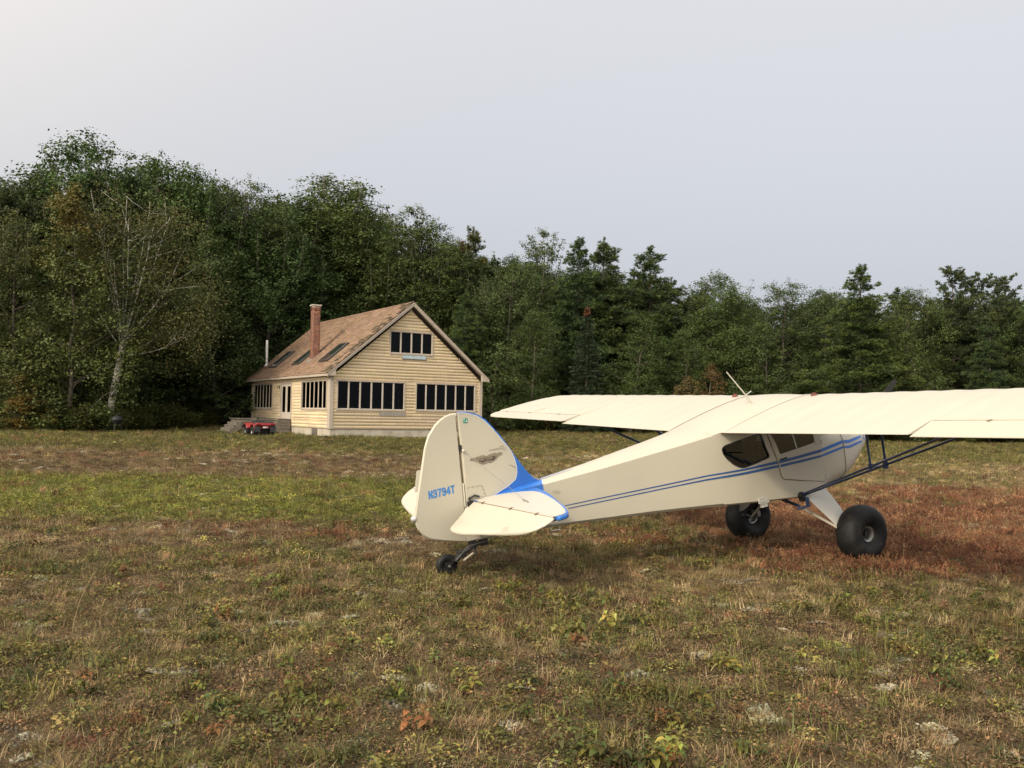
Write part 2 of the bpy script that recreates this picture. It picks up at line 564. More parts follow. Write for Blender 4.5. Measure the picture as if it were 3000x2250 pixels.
def clad(name, place, u0, u1, zmax, openings, limit=None, step=0.168, seed=1):
    """courses of lapped shingles around openings; place(u, z, out) maps to the house frame"""
    rg = random.Random(seed)
    V, Fc, T = [], [], []
    base = np.array((0.86, 0.70, 0.475))
    nrow = int(math.ceil(zmax / step))
    for k in range(nrow):
        za, zb = k * step, min((k + 1) * step, zmax)
        cuts = sorted({za, zb} | {z for o in openings for z in (o[2], o[3]) if za + 1e-4 < z < zb - 1e-4})
        # pieces along the course
        joints = [u0]
        while joints[-1] < u1:
            joints.append(joints[-1] + rg.choice((0.6, 1.15, 1.2, 1.25, 1.8)) * rg.uniform(0.9, 1.1))
        joints[-1] = u1
        if k % 2:
            joints = [u0] + [min(max(j + rg.uniform(-.3, .3), u0), u1) for j in joints[1:-1]] + [u1]
        for a, b in zip(joints[:-1], joints[1:]):
            if b - a < 0.02:
                continue
            tone = base * rg.uniform(0.90, 1.07) * np.array((1, rg.uniform(.97, 1.02), rg.uniform(.93, 1.05)))
            dz, do = rg.uniform(-.003, .003), rg.uniform(0, .0015)
            for c0, c1 in zip(cuts[:-1], cuts[1:]):
                spans = [(a + 0.002, b - 0.002)]
                for o in openings:
                    if o[2] <= c0 + 1e-4 and o[3] >= c1 - 1e-4:
                        new = []
                        for s in spans:
                            if o[1] <= s[0] or o[0] >= s[1]:
                                new.append(s)
                            else:
                                if s[0] < o[0]: new.append((s[0], o[0]))
                                if s[1] > o[1]: new.append((o[1], s[1]))
                        spans = new
                for s0, s1 in spans:
                    if s1 - s0 < 0.01:
                        continue
                    if limit:
                        l0, l1 = limit(c0), limit(c1)
                        p = (max(s0, l0[0]), min(s1, l0[1]), max(s0, l1[0]), min(s1, l1[1]))
                        if p[1] - p[0] < 0.01:
                            continue
                        if p[3] < p[2]:
                            mid = min(max((l1[0] + l1[1]) / 2, p[0]), p[1]); p = (p[0], p[1], mid, mid + .001)
                    else:
                        p = (s0, s1, s0, s1)
                    f0, f1 = (c0 - za) / step, (c1 - za) / step
                    o0, o1 = 0.005 * (1 - f0) + 0.002 + do, 0.005 * (1 - f1) + 0.002 + do
                    zz = c0 + (dz if c0 == za else 0)
                    lapz, lapo = (.006, .0015) if c1 == zb else (0, 0)
                    i = len(V)
                    V += [place(p[0], zz, o0), place(p[1], zz, o0), place(p[3], c1 + lapz, o1 - lapo), place(p[2], c1 + lapz, o1 - lapo), place(p[0], zz, -.01), place(p[1], zz, -.01)]
                    Fc += [(i, i + 1, i + 2, i + 3), (i + 4, i + 5, i + 1, i)]
                    # grime where water runs off the rakes, in patches of its own
                    st = 1.0
                    T += [tone * st] * 6
    me = np_mesh(name, V, Fc, [M['siding']], np.array(T))
    o = bpy.data.objects.new(name, me)
    COL.objects.link(o)
    o.parent = house
    return o


WIN_G = [(0.32, 4.24, 0.97, 2.58, 6), (4.85, 8.63, 0.99, 2.58, 6), (3.25, 5.87, 4.05, 5.35, 4)]
WIN_L = [(0.46, 4.52, 0.97, 2.58, 6), (9.88, 13.80, 0.97, 2.58, 6)]
DOOR = (6.20, 8.28, 0.40, 2.58)
zc = 2.60
clad('gable_wall', lambda u, z, o: (u, -o, z), 0.14, HW - 0.14, 6.72, [w[:4] for w in WIN_G],
     limit=lambda z: (max(0.14, (z - 2.62) / SLOPE - 0.1), min(HW - 0.14, HW - (z - 2.62) / SLOPE + 0.1)), seed=3)
clad('side_wall', lambda u, z, o: (-o, u, z), 0.32, HL - 0.14, 2.72, [w[:4] for w in WIN_L] + [DOOR], seed=5)
clad('back_wall', lambda u, z, o: (u, HL + o, z), 0.0, HW, 6.72, [], limit=lambda z: (max(0, (z - 2.62) / SLOPE - 0.1), min(HW, HW - (z - 2.62) / SLOPE + 0.1)), seed=8)
clad('side_wall', lambda u, z, o: (HW + o, u, z), 0.0, HL, 2.72, [], seed=9)

# inner faces of the walls, floor, partitions: a dim hollow house
mb = MB().use(M['room'])
t_ = 0.13
gab = [(t_, 0.02), (HW - t_, 0.02), (HW - t_, 2.6), (HW / 2, 6.3), (t_, 2.6)]
rect = lambda w: [(w[0], w[2]), (w[1], w[2]), (w[1], w[3]), (w[0], w[3])]
holed_panel(mb, gab, [rect(w) for w in WIN_G], lambda a, b: (a, t_, b))
holed_panel(mb, [(0.02, 0.02), (HL - t_, 0.02), (HL - t_, 2.66), (0.02, 2.66)], [rect(w) for w in WIN_L] + [[(DOOR[0], 0.4), (DOOR[1], 0.4), (DOOR[1], 2.58), (DOOR[0], 2.58)]], lambda a, b: (t_, a, b))
mb.box((t_ + .01, t_ + .01, 0.2), (HW - t_, HL - t_, 0.38))
mb.box((t_ + .01, 6.0, 0.39), (HW - .5, 6.08, 2.6)).box((5.2, 2.4, 0.39), (5.28, 5.99, 2.6))
mb.box((t_ + .02, t_ + .02, 2.66), (HW - t_ - .02, HL - t_ - .02, 2.74))
mb.box((2.2, 1.5, 0.39), (3.4, 2.4, 1.2)).box((6.6, 1.2, 0.39), (8.3, 1.9, 1.15)).box((0.9, 1.1, 0.39), (1.5, 1.7, 1.35))
mb.use(M['trim']).box((0.75, .55, .39), (1.35, .75, 1.28)).box((1.45, .6, .39), (2.0, .7, 1.22)).box((7.2, .5, .39), (7.9, .7, 1.30))
mb.use(M['pvc']).tube([(3.55, .35, 1.35), (4.0, .5, 2.4)], .025, 6).tube([(4.05, .45, 1.0), (4.1, .45, 2.5)], .02, 6)
for yv in (10.6, 12.2):
    mb.use(M['trim']).box((.30, yv, .9), (.33, yv + .32, 2.5))
mb.build('interior', parent=house, smooth=False)

# foundation
mb = MB().use(M['concrete'])
mb.box((0.03, 0.03, -0.9), (HW - 0.03, HL - 0.03, 0.0))
mb.build('foundation', parent=house, smooth=False)
mb = MB().use(M['boards'])
mb.box((-0.01, 1.92, -0.42), (0.029, 2.70, -0.03))
for i in range(4):
    mb.box((-0.03, 1.95 + i * .19, -0.38), (-0.01, 2.1 + i * .19, -0.06))
mb.build('crawl_hatch', parent=house, smooth=False)


def window_unit(w, place, n, name='window'):
    """casing, mullions and sashes of a row of tall lights; place(u, z, out)"""
    u0, u1, z0, z1 = w[:4]
    f, g = MB().use(M['trim']), MB().use(M['houseglass'])

    def bx(mb, a0, a1, b0, b1, o0, o1):
        p = [place(a, b, o) for o in (o0, o1) for a, b in ((a0, b0), (a1, b0), (a1, b1), (a0, b1))]
        mb.add(p, [(0, 3, 2, 1), (4, 5, 6, 7), (0, 1, 5, 4), (1, 2, 6, 5), (2, 3, 7, 6), (3, 0, 4, 7)])
    c = 0.075
    bx(f, u0, u1, z1 - c, z1, -.12, .045)
    bx(f, u0 - .01, u1 + .01, z0, z0 + c, -.12, .065)
    bx(f, u0, u0 + c, z0 + c, z1 - c, -.12, .045)
    bx(f, u1 - c, u1, z0 + c, z1 - c, -.12, .045)
    pitch = (u1 - u0 - c) / n
    mw = .030
    f.use(M['sash'])
    for i in range(1, n):
        m_ = u0 + c / 2 + i * pitch
        bx(f, m_ - mw, m_ + mw, z0 + c, z1 - c, -.06, .016)
    for i in range(n):
        a = u0 + c / 2 + i * pitch + mw if i else u0 + c
        b = u0 + c / 2 + (i + 1) * pitch - mw if i < n - 1 else u1 - c
        s = .018
        bx(f, a, b, z0 + c, z0 + c + s + .02, -.05, -.002); bx(f, a, b, z1 - c - s, z1 - c, -.05, -.002)
        bx(f, a, a + s, z0 + c + s + .02, z1 - c - s, -.05, -.002); bx(f, b - s, b, z0 + c + s + .02, z1 - c - s, -.05, -.002)
        bx(g, a + s, b - s, z0 + c + s + .02, z1 - c - s, -.014, -.008)
    o = f.build(name, parent=house, smooth=False)
    g.build('glass', parent=o, smooth=False)
    return o


pg = lambda u, z, o: (u, -o, z)
pl_ = lambda u, z, o: (-o, u, z)
for w in WIN_G:
    window_unit(w, pg, w[4])
for w in WIN_L:
    window_unit(w, pl_, w[4])

# double door with tall glass lights
mb = MB().use(M['trim'])
d0, d1, dz0, dz1 = DOOR
mb.box((-.05, d0, dz0), (.12, d0 + .10, dz1)).box((-.05, d1 - .10, dz0), (.12, d1, dz1)).box((-.05, d0 + .10, dz1 - .09), (.12, d1 - .10, dz1))
mb.box((-.10, d0 - .05, dz0 - .05), (.12, d1 + .05, dz0 - .001))
frame = mb.build('door_frame', parent=house, smooth=False)
for a, b in ((d0 + .105, (d0 + d1) / 2 - .003), ((d0 + d1) / 2 + .003, d1 - .105)):
    mb = MB().use(M['sash'])
    st_, bt, tp = .16, .42, .16
    mb.box((.0, a, dz0), (.045, a + st_, dz1 - .095)).box((.0, b - st_, dz0), (.045, b, dz1 - .095))
    mb.box((.0, a + st_, dz0), (.045, b - st_, dz0 + bt)).box((.0, a + st_, dz1 - .095 - tp), (.045, b - st_, dz1 - .095))
    leaf = mb.build('door', parent=house, smooth=False)
    MB().use(M['houseglass']).box((.02, a + st_, dz0 + bt), (.026, b - st_, dz1 - .095 - tp)).build('glass', parent=leaf, smooth=False)
    if a < 7:
        MB().use(M['metal']).tube([(-.002, b - .07, 1.32), (-.05, b - .07, 1.32), (-.055, b - .18, 1.32)], .012).build('handle', parent=leaf)
MB().use(M['black']).box((-.03, 8.47, 2.20), (-.02, 8.60, 2.40)).tube([(-.03, 8.53, 2.36), (-.12, 8.53, 2.38), (-.14, 8.53, 2.26)], .03).build('porch_lamp', parent=house)

# corner boards, fascia, rakes and soffits
for bxs in ([((-.045, -.045, 0.0), (.14, .0, 2.74)), ((-.045, .0, 0.0), (.0, .32, 2.70))],
            [((HW - .14, -.045, 0.0), (HW + .045, .0, 2.74)), ((HW, .0, 0.0), (HW + .045, .2, 2.70))], [((-.045, HL - .14, 0.0), (.0, HL + .02, 2.70))]):
    mb = MB().use(M['trim'])
    for a, b in bxs:
        mb.box(a, b)
    mb.build('corner_board', parent=house, smooth=False)
mb = MB().use(M['trim'])
y0, y1 = -.30, HL + .25
mb.box((-EO - .02, y0, EZT - .145), (-EO + .01, y1, EZT - .005)).box((HW + EO - .01, y0, EZT - .145), (HW + EO + .02, y1, EZT - .005))
mb.box((-EO + .01, y0, EZT - .14), (-.03, y1, EZT - .115)).box((HW + .03, y0, EZT - .14), (HW + EO - .01, y1, EZT - .115))
mb.build('fascia', parent=house, smooth=False)
for sgn in (0, 1):
    mb = MB().use(M['trim'])
    X = (lambda x: x) if sgn == 0 else (lambda x: HW - x)
    xe, xp = -EO, HW / 2
    zt = lambda x: EZT + SLOPE * (x + EO) - .02
    for (ya, yb), dep, up in (((y0 - .035, y0), .17, -.02), ((y0 - .055, y0 - .0352), .075, .0), ((y1, y1 + .03), .2, 0)):
        ol = [(X(xe - .012), zt(xe) + up), (X(xp), zt(xp) + up), (X(xp), zt(xp) - dep * 1.25), (X(xe - .012), zt(xe) - dep * 1.0)]
        if ya > 1:
            MB().use(M['trim']).prism(ol, 'y', ya, yb).build('rake_board', parent=house, smooth=False)
        else:
            mb.prism(ol, 'y', ya, yb)
    # boxed return at the foot of the rake
    ol = [(X(xe - .01), EZT - .13), (X(.15), EZT - .13), (X(.15), zt(.15) - .10), (X(xe - .01), zt(xe) - .02)]
    mb.prism(ol, 'y', y0 - .03, y0 + .10)
    mb.prism([(X(xe), zt(xe) - .10), (X(xp), zt(xp) - .10), (X(xp), zt(xp) - .13), (X(xe), zt(xe) - .13)], 'y', y0 + .001, -.0)
    mb.build('rake_board', parent=house, smooth=False)


# roof: rows of separate shingles on a deck
def shingle_slope(side, yy0, yy1):
    rg = np.random.default_rng(4 + side)
    V, Fc, T = [], [], []
    n_ = Vector((-SLOPE, 0, 1)).normalized()
    run = HW / 2 + EO + .03
    slen = run * math.hypot(1, SLOPE)
    ux, uz = 1 / math.hypot(1, SLOPE), SLOPE / math.hypot(1, SLOPE)
    rows = int(slen / .155)
    for k in range(rows + 1):
        s0, s1 = k * slen / (rows + 1), (k + 1) * slen / (rows + 1)
        y = yy0 - rg.uniform(0, .3)
        tone_r = rg.uniform(.95, 1.05)
        while y < yy1:
            wd = rg.uniform(.24, .42)
            a, b = max(y, yy0), min(y + wd - .008, yy1)
            y += wd
            if b - a < .03:
                continue
            tone = np.array((0.238, 0.158, 0.106)) * rg.uniform(.72, 1.2) * tone_r * np.array((1, rg.uniform(.95, 1.05), rg.uniform(.9, 1.1)))
            fr = k / rows
            mossy = (a < .45 + .5 * rg.random() * (1 if fr > .15 else 0) and rg.random() < .45)
            if mossy:
                tone = np.array((0.085, 0.065, 0.04)) * rg.uniform(.6, 1.4)
            hb = .036 + rg.uniform(0, .018) + (.02 if mossy else 0)
            ht = .006
            off = rg.uniform(-.012, .012)
            P = lambda s, h, yv: ((-EO - .03 + s * ux - n_.x * 0 + n_.x * h), yv, EZT - .03 * SLOPE + s * uz + n_.z * h)
            pts = [P(s0 + off, hb, a), P(s0 + off, hb, b), P(s1 + .02, ht, b), P(s1 + .02, ht, a), P(s0 + off, -.004, a), P(s0 + off, -.004, b)]
            if side:
                pts = [(HW - p[0], p[1], p[2]) for p in pts]
            i = len(V)
            V += pts
            Fc += [(i, i + 1, i + 2, i + 3), (i + 4, i + 5, i + 1, i), (i, i + 3, i + 4, i + 4)]
            T += [tone] * 6
    Fc = [f for f in Fc if len(set(f)) == 4]
    return V, Fc, T


V0, F0, T0 = shingle_slope(0, y0 - .06, y1 + .04)
V1, F1, T1 = shingle_slope(1, y0 - .06, y1 + .04)
V, Fc, T = V0 + V1, F0 + [tuple(i + len(V0) for i in f) for f in F1], T0 + T1
# ridge caps
rg = np.random.default_rng(2)
y = y0 - .06
zr = EZT + SLOPE * (HW / 2 + EO) + .02
while y < y1:
    L_ = .26
    tone = np.array((0.25, 0.155, 0.095)) * rg.uniform(.8, 1.2)
    h = rg.uniform(0, .012)
    i = len(V)
    V += [(HW / 2 - .14, y, zr - .10 + h), (HW / 2, y, zr + .02 + h), (HW / 2 + .14, y, zr - .10 + h), (HW / 2 - .14, y + L_, zr - .11), (HW / 2, y + L_, zr + .012), (HW / 2 + .14, y + L_, zr - .11)]
    Fc += [(i, i + 1, i + 4, i + 3), (i + 1, i + 2, i + 5, i + 4)]
    T += [tone] * 6
    y += L_ - .03
# deck under the shingles
for sgn in (0, 1):
    X = (lambda x: x) if sgn == 0 else (lambda x: HW - x)
    za = lambda x: EZT + SLOPE * (x + EO) - .012
    i = len(V)
    for yv in (y0 - .03, y1 + .02):
        V += [(X(-EO - .01), yv, za(-EO - .01)), (X(HW / 2), yv, za(HW / 2)), (X(HW / 2), yv, za(HW / 2) - .09), (X(-EO - .01), yv, za(-EO) - .09)]
    Fc += [(i, i + 1, i + 2, i + 3), (i + 4, i + 5, i + 6, i + 7), (i, i + 1, i + 5, i + 4), (i + 3, i + 2, i + 6, i + 7), (i, i + 3, i + 7, i + 4), (i + 1, i + 2, i + 6, i + 5)]
    T += [np.array((0.10, 0.065, 0.05))] * 8
roof = bpy.data.objects.new('roof', np_mesh('roof', V, Fc, [M['shingle']], np.array(T)))
COL.objects.link(roof)
roof.parent = house

# brick chimney
cx0, cx1, cy0, cy1, cz0, cz1 = .831, 1.263, 5.304, 5.748, 3.3, 6.98
V, Fc, T = [], [], []
rg = random.Random(5)
row, z = 0, cz0
def add_brick(a, b, tone):
    i = len(V)
    (xa, ya, za_), (xb, yb, zb_) = a, b
    V.extend([(xa, ya, za_), (xb, ya, za_), (xb, yb, za_), (xa, yb, za_), (xa, ya, zb_), (xb, ya, zb_), (xb, yb, zb_), (xa, yb, zb_)])
    Fc.extend([tuple(i + q for q in f) for f in [(0, 3, 2, 1), (4, 5, 6, 7), (0, 1, 5, 4), (1, 2, 6, 5), (2, 3, 7, 6), (3, 0, 4, 7)]])
    T.extend([tone] * 8)
add_brick((cx0 + .006, cy0 + .006, cz0), (cx1 - .006, cy1 - .006, cz1), np.array((0.40, 0.35, 0.29)))
while z < cz1 - .08:
    zb_ = z + .064
    shift = (row % 2) * .105
    ex = .018 if z > cz1 - .24 else 0.0
    for face in range(4):
        lo, hi = (cx0 - ex, cx1 + ex) if face < 2 else (cy0 - ex, cy1 + ex)
        e = [lo] + [v for v in (lo + shift + k * .215 for k in range(4)) if lo + .04 < v < hi - .04] + [hi]
        for a, b in zip(e[:-1], e[1:]):
            tone = np.array((0.20, 0.078, 0.045)) * rg.uniform(.6, 1.35) * np.array((1, rg.uniform(.9, 1.15), rg.uniform(.85, 1.2)))
            g = .005
            j = rg.uniform(0, .003)
            if face == 0: add_brick((a + g, cy0 - ex - j, z), (b - g, cy0 + .05, zb_), tone)
            if face == 1: add_brick((a + g, cy1 - .05, z), (b - g, cy1 + ex + j, zb_), tone)
            if face == 2: add_brick((cx0 - ex - j, a + g + (.052 if a == lo else 0), z + .0004), (cx0 + .05, b - g - (.052 if b == hi else 0), zb_ - .0004), tone)
            if face == 3: add_brick((cx1 - .05, a + g + (.052 if a == lo else 0), z + .0004), (cx1 + ex + j, b - g - (.052 if b == hi else 0), zb_ - .0004), tone)
    z += .075
    row += 1
chim = bpy.data.objects.new('chimney', np_mesh('chimney', V, Fc, [M['shingle']], np.array(T)))
COL.objects.link(chim)
chim.parent = house
mb = MB().use(M['capstone']).box((cx0 - .05, cy0 - .05, cz1), (cx1 + .05, cy1 + .05, cz1 + .07))
mb.use(M['black']).box((cx0 - .022, cy0 + .18, cz1 - .24), (cx0 - .019, cy0 + .30, cz1 - .03))
mb.build('cap', parent=chim, smooth=False)
mb = MB().use(M['flash'])
nrm = Vector((-SLOPE, 0, 1)).normalized()
rz = lambda x: EZT + SLOPE * (x + EO)
mb.add([(cx0 - .25, cy0 - .08, rz(cx0 - .25) + .045), (cx1 + .1, cy0 - .08, rz(cx1 + .1) + .045), (cx1 + .1, cy1 + .08, rz(cx1 + .1) + .045), (cx0 - .25, cy1 + .08, rz(cx0 - .25) + .045)], [(0, 1, 2, 3)])
mb.build('flashing', parent=chim, smooth=False)

# skylights and vent pipe
for ya, yb in ((1.93, 3.22), (6.64, 7.86), (11.1, 12.4)):
    mb = MB().use(M['skyframe'])
    def sp(x, yv, h):
        return (x - SLOPE * h * .76, yv, rz(x) + h * .76)
    def sbox(mb, xa, xb, yaa, ybb, h0, h1):
        p = [sp(x, yv, h) for h in (h0, h1) for x, yv in ((xa, yaa), (xb, yaa), (xb, ybb), (xa, ybb))]
        mb.add(p, [(0, 3, 2, 1), (4, 5, 6, 7), (0, 1, 5, 4), (1, 2, 6, 5), (2, 3, 7, 6), (3, 0, 4, 7)])
    xa, xb = .50, 1.76
    w_ = .09
    sbox(mb, xa, xb, ya, ya + w_, 0, .13); sbox(mb, xa, xb, yb - w_, yb, 0, .13)
    sbox(mb, xa, xa + w_, ya + w_, yb - w_, 0, .125); sbox(mb, xb - w_, xb, ya + w_, yb - w_, 0, .125)
    sl = mb.use(M['flash'])
    sbox(mb, xa + .05, xb - .04, ya + .012, ya + .05, .13, .137)
    sl = mb.build('skylight', parent=house, smooth=False)
    g = MB().use(M['skyglass'])
    sbox(g, xa + w_, xb - w_, ya + w_, yb - w_, .08, .10)
    g.build('glass', parent=sl, smooth=False)
mb = MB().use(M['pvc']).tube([(.80, 14.0, 3.6), (.79, 14.0, 5.5)], .075, 14)
mb.tube([(.80, 14.0, 3.78), (.80, 14.0, 3.9)], [.16, .08], 14)
mb.build('vent_pipe', parent=house)
MB().use(M['greypanel']).box((2.74, -.05, .71), (4.24, -.03, .92)).build('bare_panel', parent=house, smooth=False)
mb = MB().use(M['bluepanel']).box((4.03, -.055, 3.85), (5.43, -.03, 4.03))
mb.use(M['boards']).box((4.0, -.06, 3.80), (5.46, -.03, 3.845))
mb.build('pale_panel', parent=house, smooth=False)

mob = empty('hanging_mobile', tuple(Matrix.Translation((HX, HY, HZ)) @ Matrix.Rotation(HYAW, 4, 'Z') @ Vector((5.72, .30, 1.06))), (0, 0, HYAW))
tag(mob, 'mobile of small white discs hanging behind the second pane of the right window bank', 'mobile')
mb = MB().use(M['pvc'])
rg = random.Random(4)
for i in range(4):
    mb.tube([(-.15 + i * .1, 0, .15), (-.15 + i * .1, 0, 1.42)], .002, 4)
    for k in range(6):
        z = .2 + k * .2 + rg.uniform(-.05, .05)
        mb.lathe([(.001, -.006), (.03, -.004), (.034, .0), (.03, .004), (.001, .006)], (-.15 + i * .1, 0, z), 'y', 10)
mb.build('disc_string', parent=mob)

# ---------------------------------------------------------------- wooden porch steps
deck = empty('porch_steps', (HX, HY, HZ), (0, 0, HYAW))
tag(deck, 'grey weathered timber porch platform with steps at the side door', 'steps')
mb = MB().use(M['boards'])
rg = random.Random(9)
for i in range(5):
    a = -.52 + i * .182
    mb.box((-2.85 + rg.uniform(-.03, .03), 6.15 - rg.uniform(0, .02), a), (-.06, 6.24, a + .165 + rg.uniform(-.015, .01)))
    mb.box((-2.86, 6.24, a), (-2.78, 8.5, a + .166))
for i in range(17):
    mb.box((-2.95, 6.13 + i * .14, .395), (-.055, 6.26 + i * .14, .43 + rg.uniform(-.003, .004)))
mb.build('platform', parent=deck, smooth=False)
for i, (x, z) in enumerate(((-3.02, .21), (-3.20, .05), (-3.40, -.12), (-3.60, -.28))):
    m2 = MB().use(M['boards']).box((x - .11, 6.2, z - .04), (x + .15, 8.2, z + .005)).box((x - .1, 6.22, z - .20), (x - .06, 8.18, z - .041))
    m2.build('step', parent=deck, smooth=False)
for yv in (6.12, 8.16):
    mb = MB().use(M['boards']).prism([(-2.86, .2), (-2.86, -.15), (-3.62, -.62), (-3.72, -.42), (-2.98, .2)], 'y', yv, yv + .05)
    mb.build('stringer', parent=deck, smooth=False)

# ---------------------------------------------------------------- quad bike
M['atvred'] = mat('red_plastic', (0.26, 0.018, 0.018), 0.4, var=0.1)
M['atvblack'] = mat('black_plastic', (0.02, 0.02, 0.022), 0.6)
M['lamp_red'] = mat('tail_lamp_red', (0.16, 0.01, 0.01), 0.2)
M['decal'] = mat('white_decal', (0.7, 0.6, 0.6), 0.5)
qx, qy = -12.95, 46.6
quad = empty('quad_bike', (qx, qy, float(ground_z(qx, qy)) - .02), (0, 0, R(90 + 33)))   # local +x is forward
tag(quad, 'red and black quad bike parked with its back to us before the porch steps', 'quad bike')
for sx in (-.62, .62):
    for sy in (-.42, .42):
        w_ = .15 if sx < 0 else .11
        mb = MB().use(M['rubber'])
        mb.lathe([(.11, -w_), (.22, -w_), (.285, -w_ * .8), (.30, -w_ * .4), (.30, w_ * .4), (.285, w_ * .8), (.22, w_), (.11, w_)], (sx, sy, .30), 'y', 24)
        for k in range(18):
            a = k * math.pi / 9
            for s2 in (-1, 1):
                mt = Matrix.Translation((sx, sy, .30)) @ Matrix.Rotation(a, 4, 'Y')
                mb.box((.29, s2 * w_ * .45 - w_ * .4, -.022), (.312, s2 * w_ * .45 + w_ * .4, .022), mt)
        wh = mb.build('wheel', parent=quad)
        MB().use(M['metal']).lathe([(.001, w_ * .5), (.05, w_ * .55), (.11, w_ * .9), (.112, w_ * .2), (.112, -w_ * .9), (.001, -w_ * .5)], (sx, sy, .30), 'y', 20).build('rim', parent=wh)
mb = MB().use(M['atvblack'])
mb.box((-.75, -.2, .26), (.75, .2, .48)).box((-.5, -.13, .48), (.3, .13, .62))
mb.tube([(-.62, -.42, .3), (-.62, .42, .3)], .045).tube([(.62, -.42, .3), (.62, .42, .3)], .04)
mb.tube([(-.82, -.18, .40), (-.84, -.18, .22), (-.84, .18, .22), (-.82, .18, .40)], .02)
mb.build('chassis', parent=quad, bevel=.02)
# fenders
for sx in (-1, 1):
    mb = MB().use(M['atvred'])
    arc = [(sx * .62 + .40 * math.cos(a) * 1.0, .33 + .40 * math.sin(a)) for a in [R(v) for v in (25, 45, 65, 90, 115, 135, 155)]]
    rings = []
    for x, z in arc:
        rings.append([(x, -.56, z - .04), (x, -.53, z + .005), (x, -.26, z + .02), (x, .26, z + .02), (x, .53, z + .005), (x, .56, z - .04), (x, .53, z - .025), (x, -.53, z - .025)])
    mb.loft(rings)
    mb.build('fender', parent=quad)
    if sx < 0:
        for sy in (-.40, .40):
            MB().use(M['atvblack']).prism([(-1.02, .52), (-.98, .62), (-.95, .62), (-.98, .30), (-1.04, .30)], 'y', sy - .15, sy + .15).build('mud_flap', parent=quad, smooth=False)
mb = MB().use(M['atvred'])
mb.prism([(-1.05, .62), (-1.03, .73), (-.95, .755), (-.90, .70), (-.95, .62)], 'y', -.50, .50)
mb.use(M['atvblack']).prism([(-.945, .60), (-.89, .70), (-.93, .77), (-.6, .80), (-.55, .70), (-.9, .60)], 'y', -.50, .50)
rb = mb.build('rear_body', parent=quad, bevel=.02)
for sy in (-.36, .36):
    MB().use(M['lamp_red']).box((-1.075, sy - .10, .635), (-1.035, sy + .10, .715)).build('tail_light', parent=quad, bevel=.01)
MB().use(M['decal']).box((-1.062, -.13, .50), (-1.05, .13, .57)).use(M['atvred']).box((-1.064, -.11, .515), (-1.0615, -.03, .555)).build('plate', parent=quad, smooth=False)
MB().use(M['atvblack']).box((-1.05, -.16, .46), (-.9, .16, .60)).build('plate_holder', parent=quad, smooth=False)
mb = MB().use(M['atvblack']).loft([[(-.55, -.15, .74), (-.55, .15, .74), (-.55, .12, .84), (-.55, -.12, .84)], [(-.1, -.14, .70), (-.1, .14, .70), (-.1, .11, .79), (-.1, -.11, .79)], [(.2, -.1, .74), (.2, .1, .74), (.2, .08, .82), (.2, -.08, .82)]])
mb.build('saddle', parent=quad, bevel=.02)
mb = MB().use(M['atvblack']).loft([[(.2, -.16, .62), (.2, .16, .62), (.2, .12, .84), (.2, -.12, .84)], [(.6, -.2, .6), (.6, .2, .6), (.6, .16, .83), (.6, -.16, .83)], [(.98, -.24, .55), (.98, .24, .55), (.96, .2, .68), (.96, -.2, .68)]])
mb.build('hood', parent=quad, bevel=.02)
mb = MB().use(M['black'])
mb.tube([(.25, 0, .7), (.2, 0, 1.0)], .03).tube([(.08, -.40, 1.0), (.2, -.2, 1.03), (.2, .2, 1.03), (.08, .40, 1.0)], .016)
mb.build('handlebar', parent=quad)
for x0_, x1_ in ((-1.02, -.50), (.35, .95)):
    mb = MB().use(M['black'])
    zt = .88
    mb.tube([(x0_, -.46, zt), (x1_, -.46, zt), (x1_, .46, zt), (x0_, .46, zt), (x0_, -.46, zt)], .017)
    for k in range(6):
        yv = -.35 + k * .14
        mb.tube([(x0_, yv, zt - .005), (x1_, yv, zt - .005)], .008, 6)
    if x0_ < 0:
        mb.tube([(x0_, -.46, zt), (x0_ - .02, -.44, zt + .10), (x0_ - .02, .44, zt + .10), (x0_, .46, zt)], .011)
    for xx in (x0_ + .05, x1_ - .05):
        for yv in (-.3, .3):
            mb.tube([(xx, yv, zt), (xx, yv * .9, .76)], .012, 6)
    mb.build('rack', parent=quad)

# ---------------------------------------------------------------- kettle grill by the birch
gx, gy = -20.2, 46.5
gr = empty('kettle_grill', (gx, gy, float(ground_z(gx, gy)) - .03))
tag(gr, 'dark round kettle grill on legs in front of the pale birch trunk', 'grill')
M['grill'] = mat('dark_enamel', (0.016, 0.017, 0.02), 0.55, spec=0.25)
MB().use(M['grill']).lathe([(.001, -.26), (.12, -.24), (.22, -.16), (.285, -.03), (.295, .0)], (0, 0, .78), 'z', 28).build('bowl', parent=gr)
MB().use(M['grill']).lathe([(.297, .005), (.28, .08), (.21, .16), (.10, .205), (.03, .215), (.001, .215)], (0, 0, .78), 'z', 28).tube([(-.05, 0, 1.0), (-.04, 0, 1.05), (.04, 0, 1.05), (.05, 0, 1.0)], .01).build('lid', parent=gr)
for k in range(3):
    a = k * 2.094 + .5
    MB().use(M['black']).tube([(.18 * math.cos(a), .18 * math.sin(a), .62), (.30 * math.cos(a), .30 * math.sin(a), .0)], .014).build('leg', parent=gr)
# ================================================================ the light aeroplane
TH, PYAW = 0.1921, 0.4963
PO = Vector((-0.3806, 9.1425, 0.5437))     # the rudder post's foot, in the world
plane = empty('light_aeroplane', PO, (0, -TH, PYAW))
tag(plane, 'cream and blue high-wing tailwheel aeroplane parked on the dry meadow', 'aeroplane')
PM = Matrix.Translation(PO) @ Matrix.Rotation(PYAW, 4, 'Z') @ Matrix.Rotation(-TH, 4, 'Y')
PMI = PM.inverted()
tb = lambda x, y, z: PMI @ Vector((x, y, z))


def interp(x, xs, ys):
    return float(np.interp(x, xs, ys))


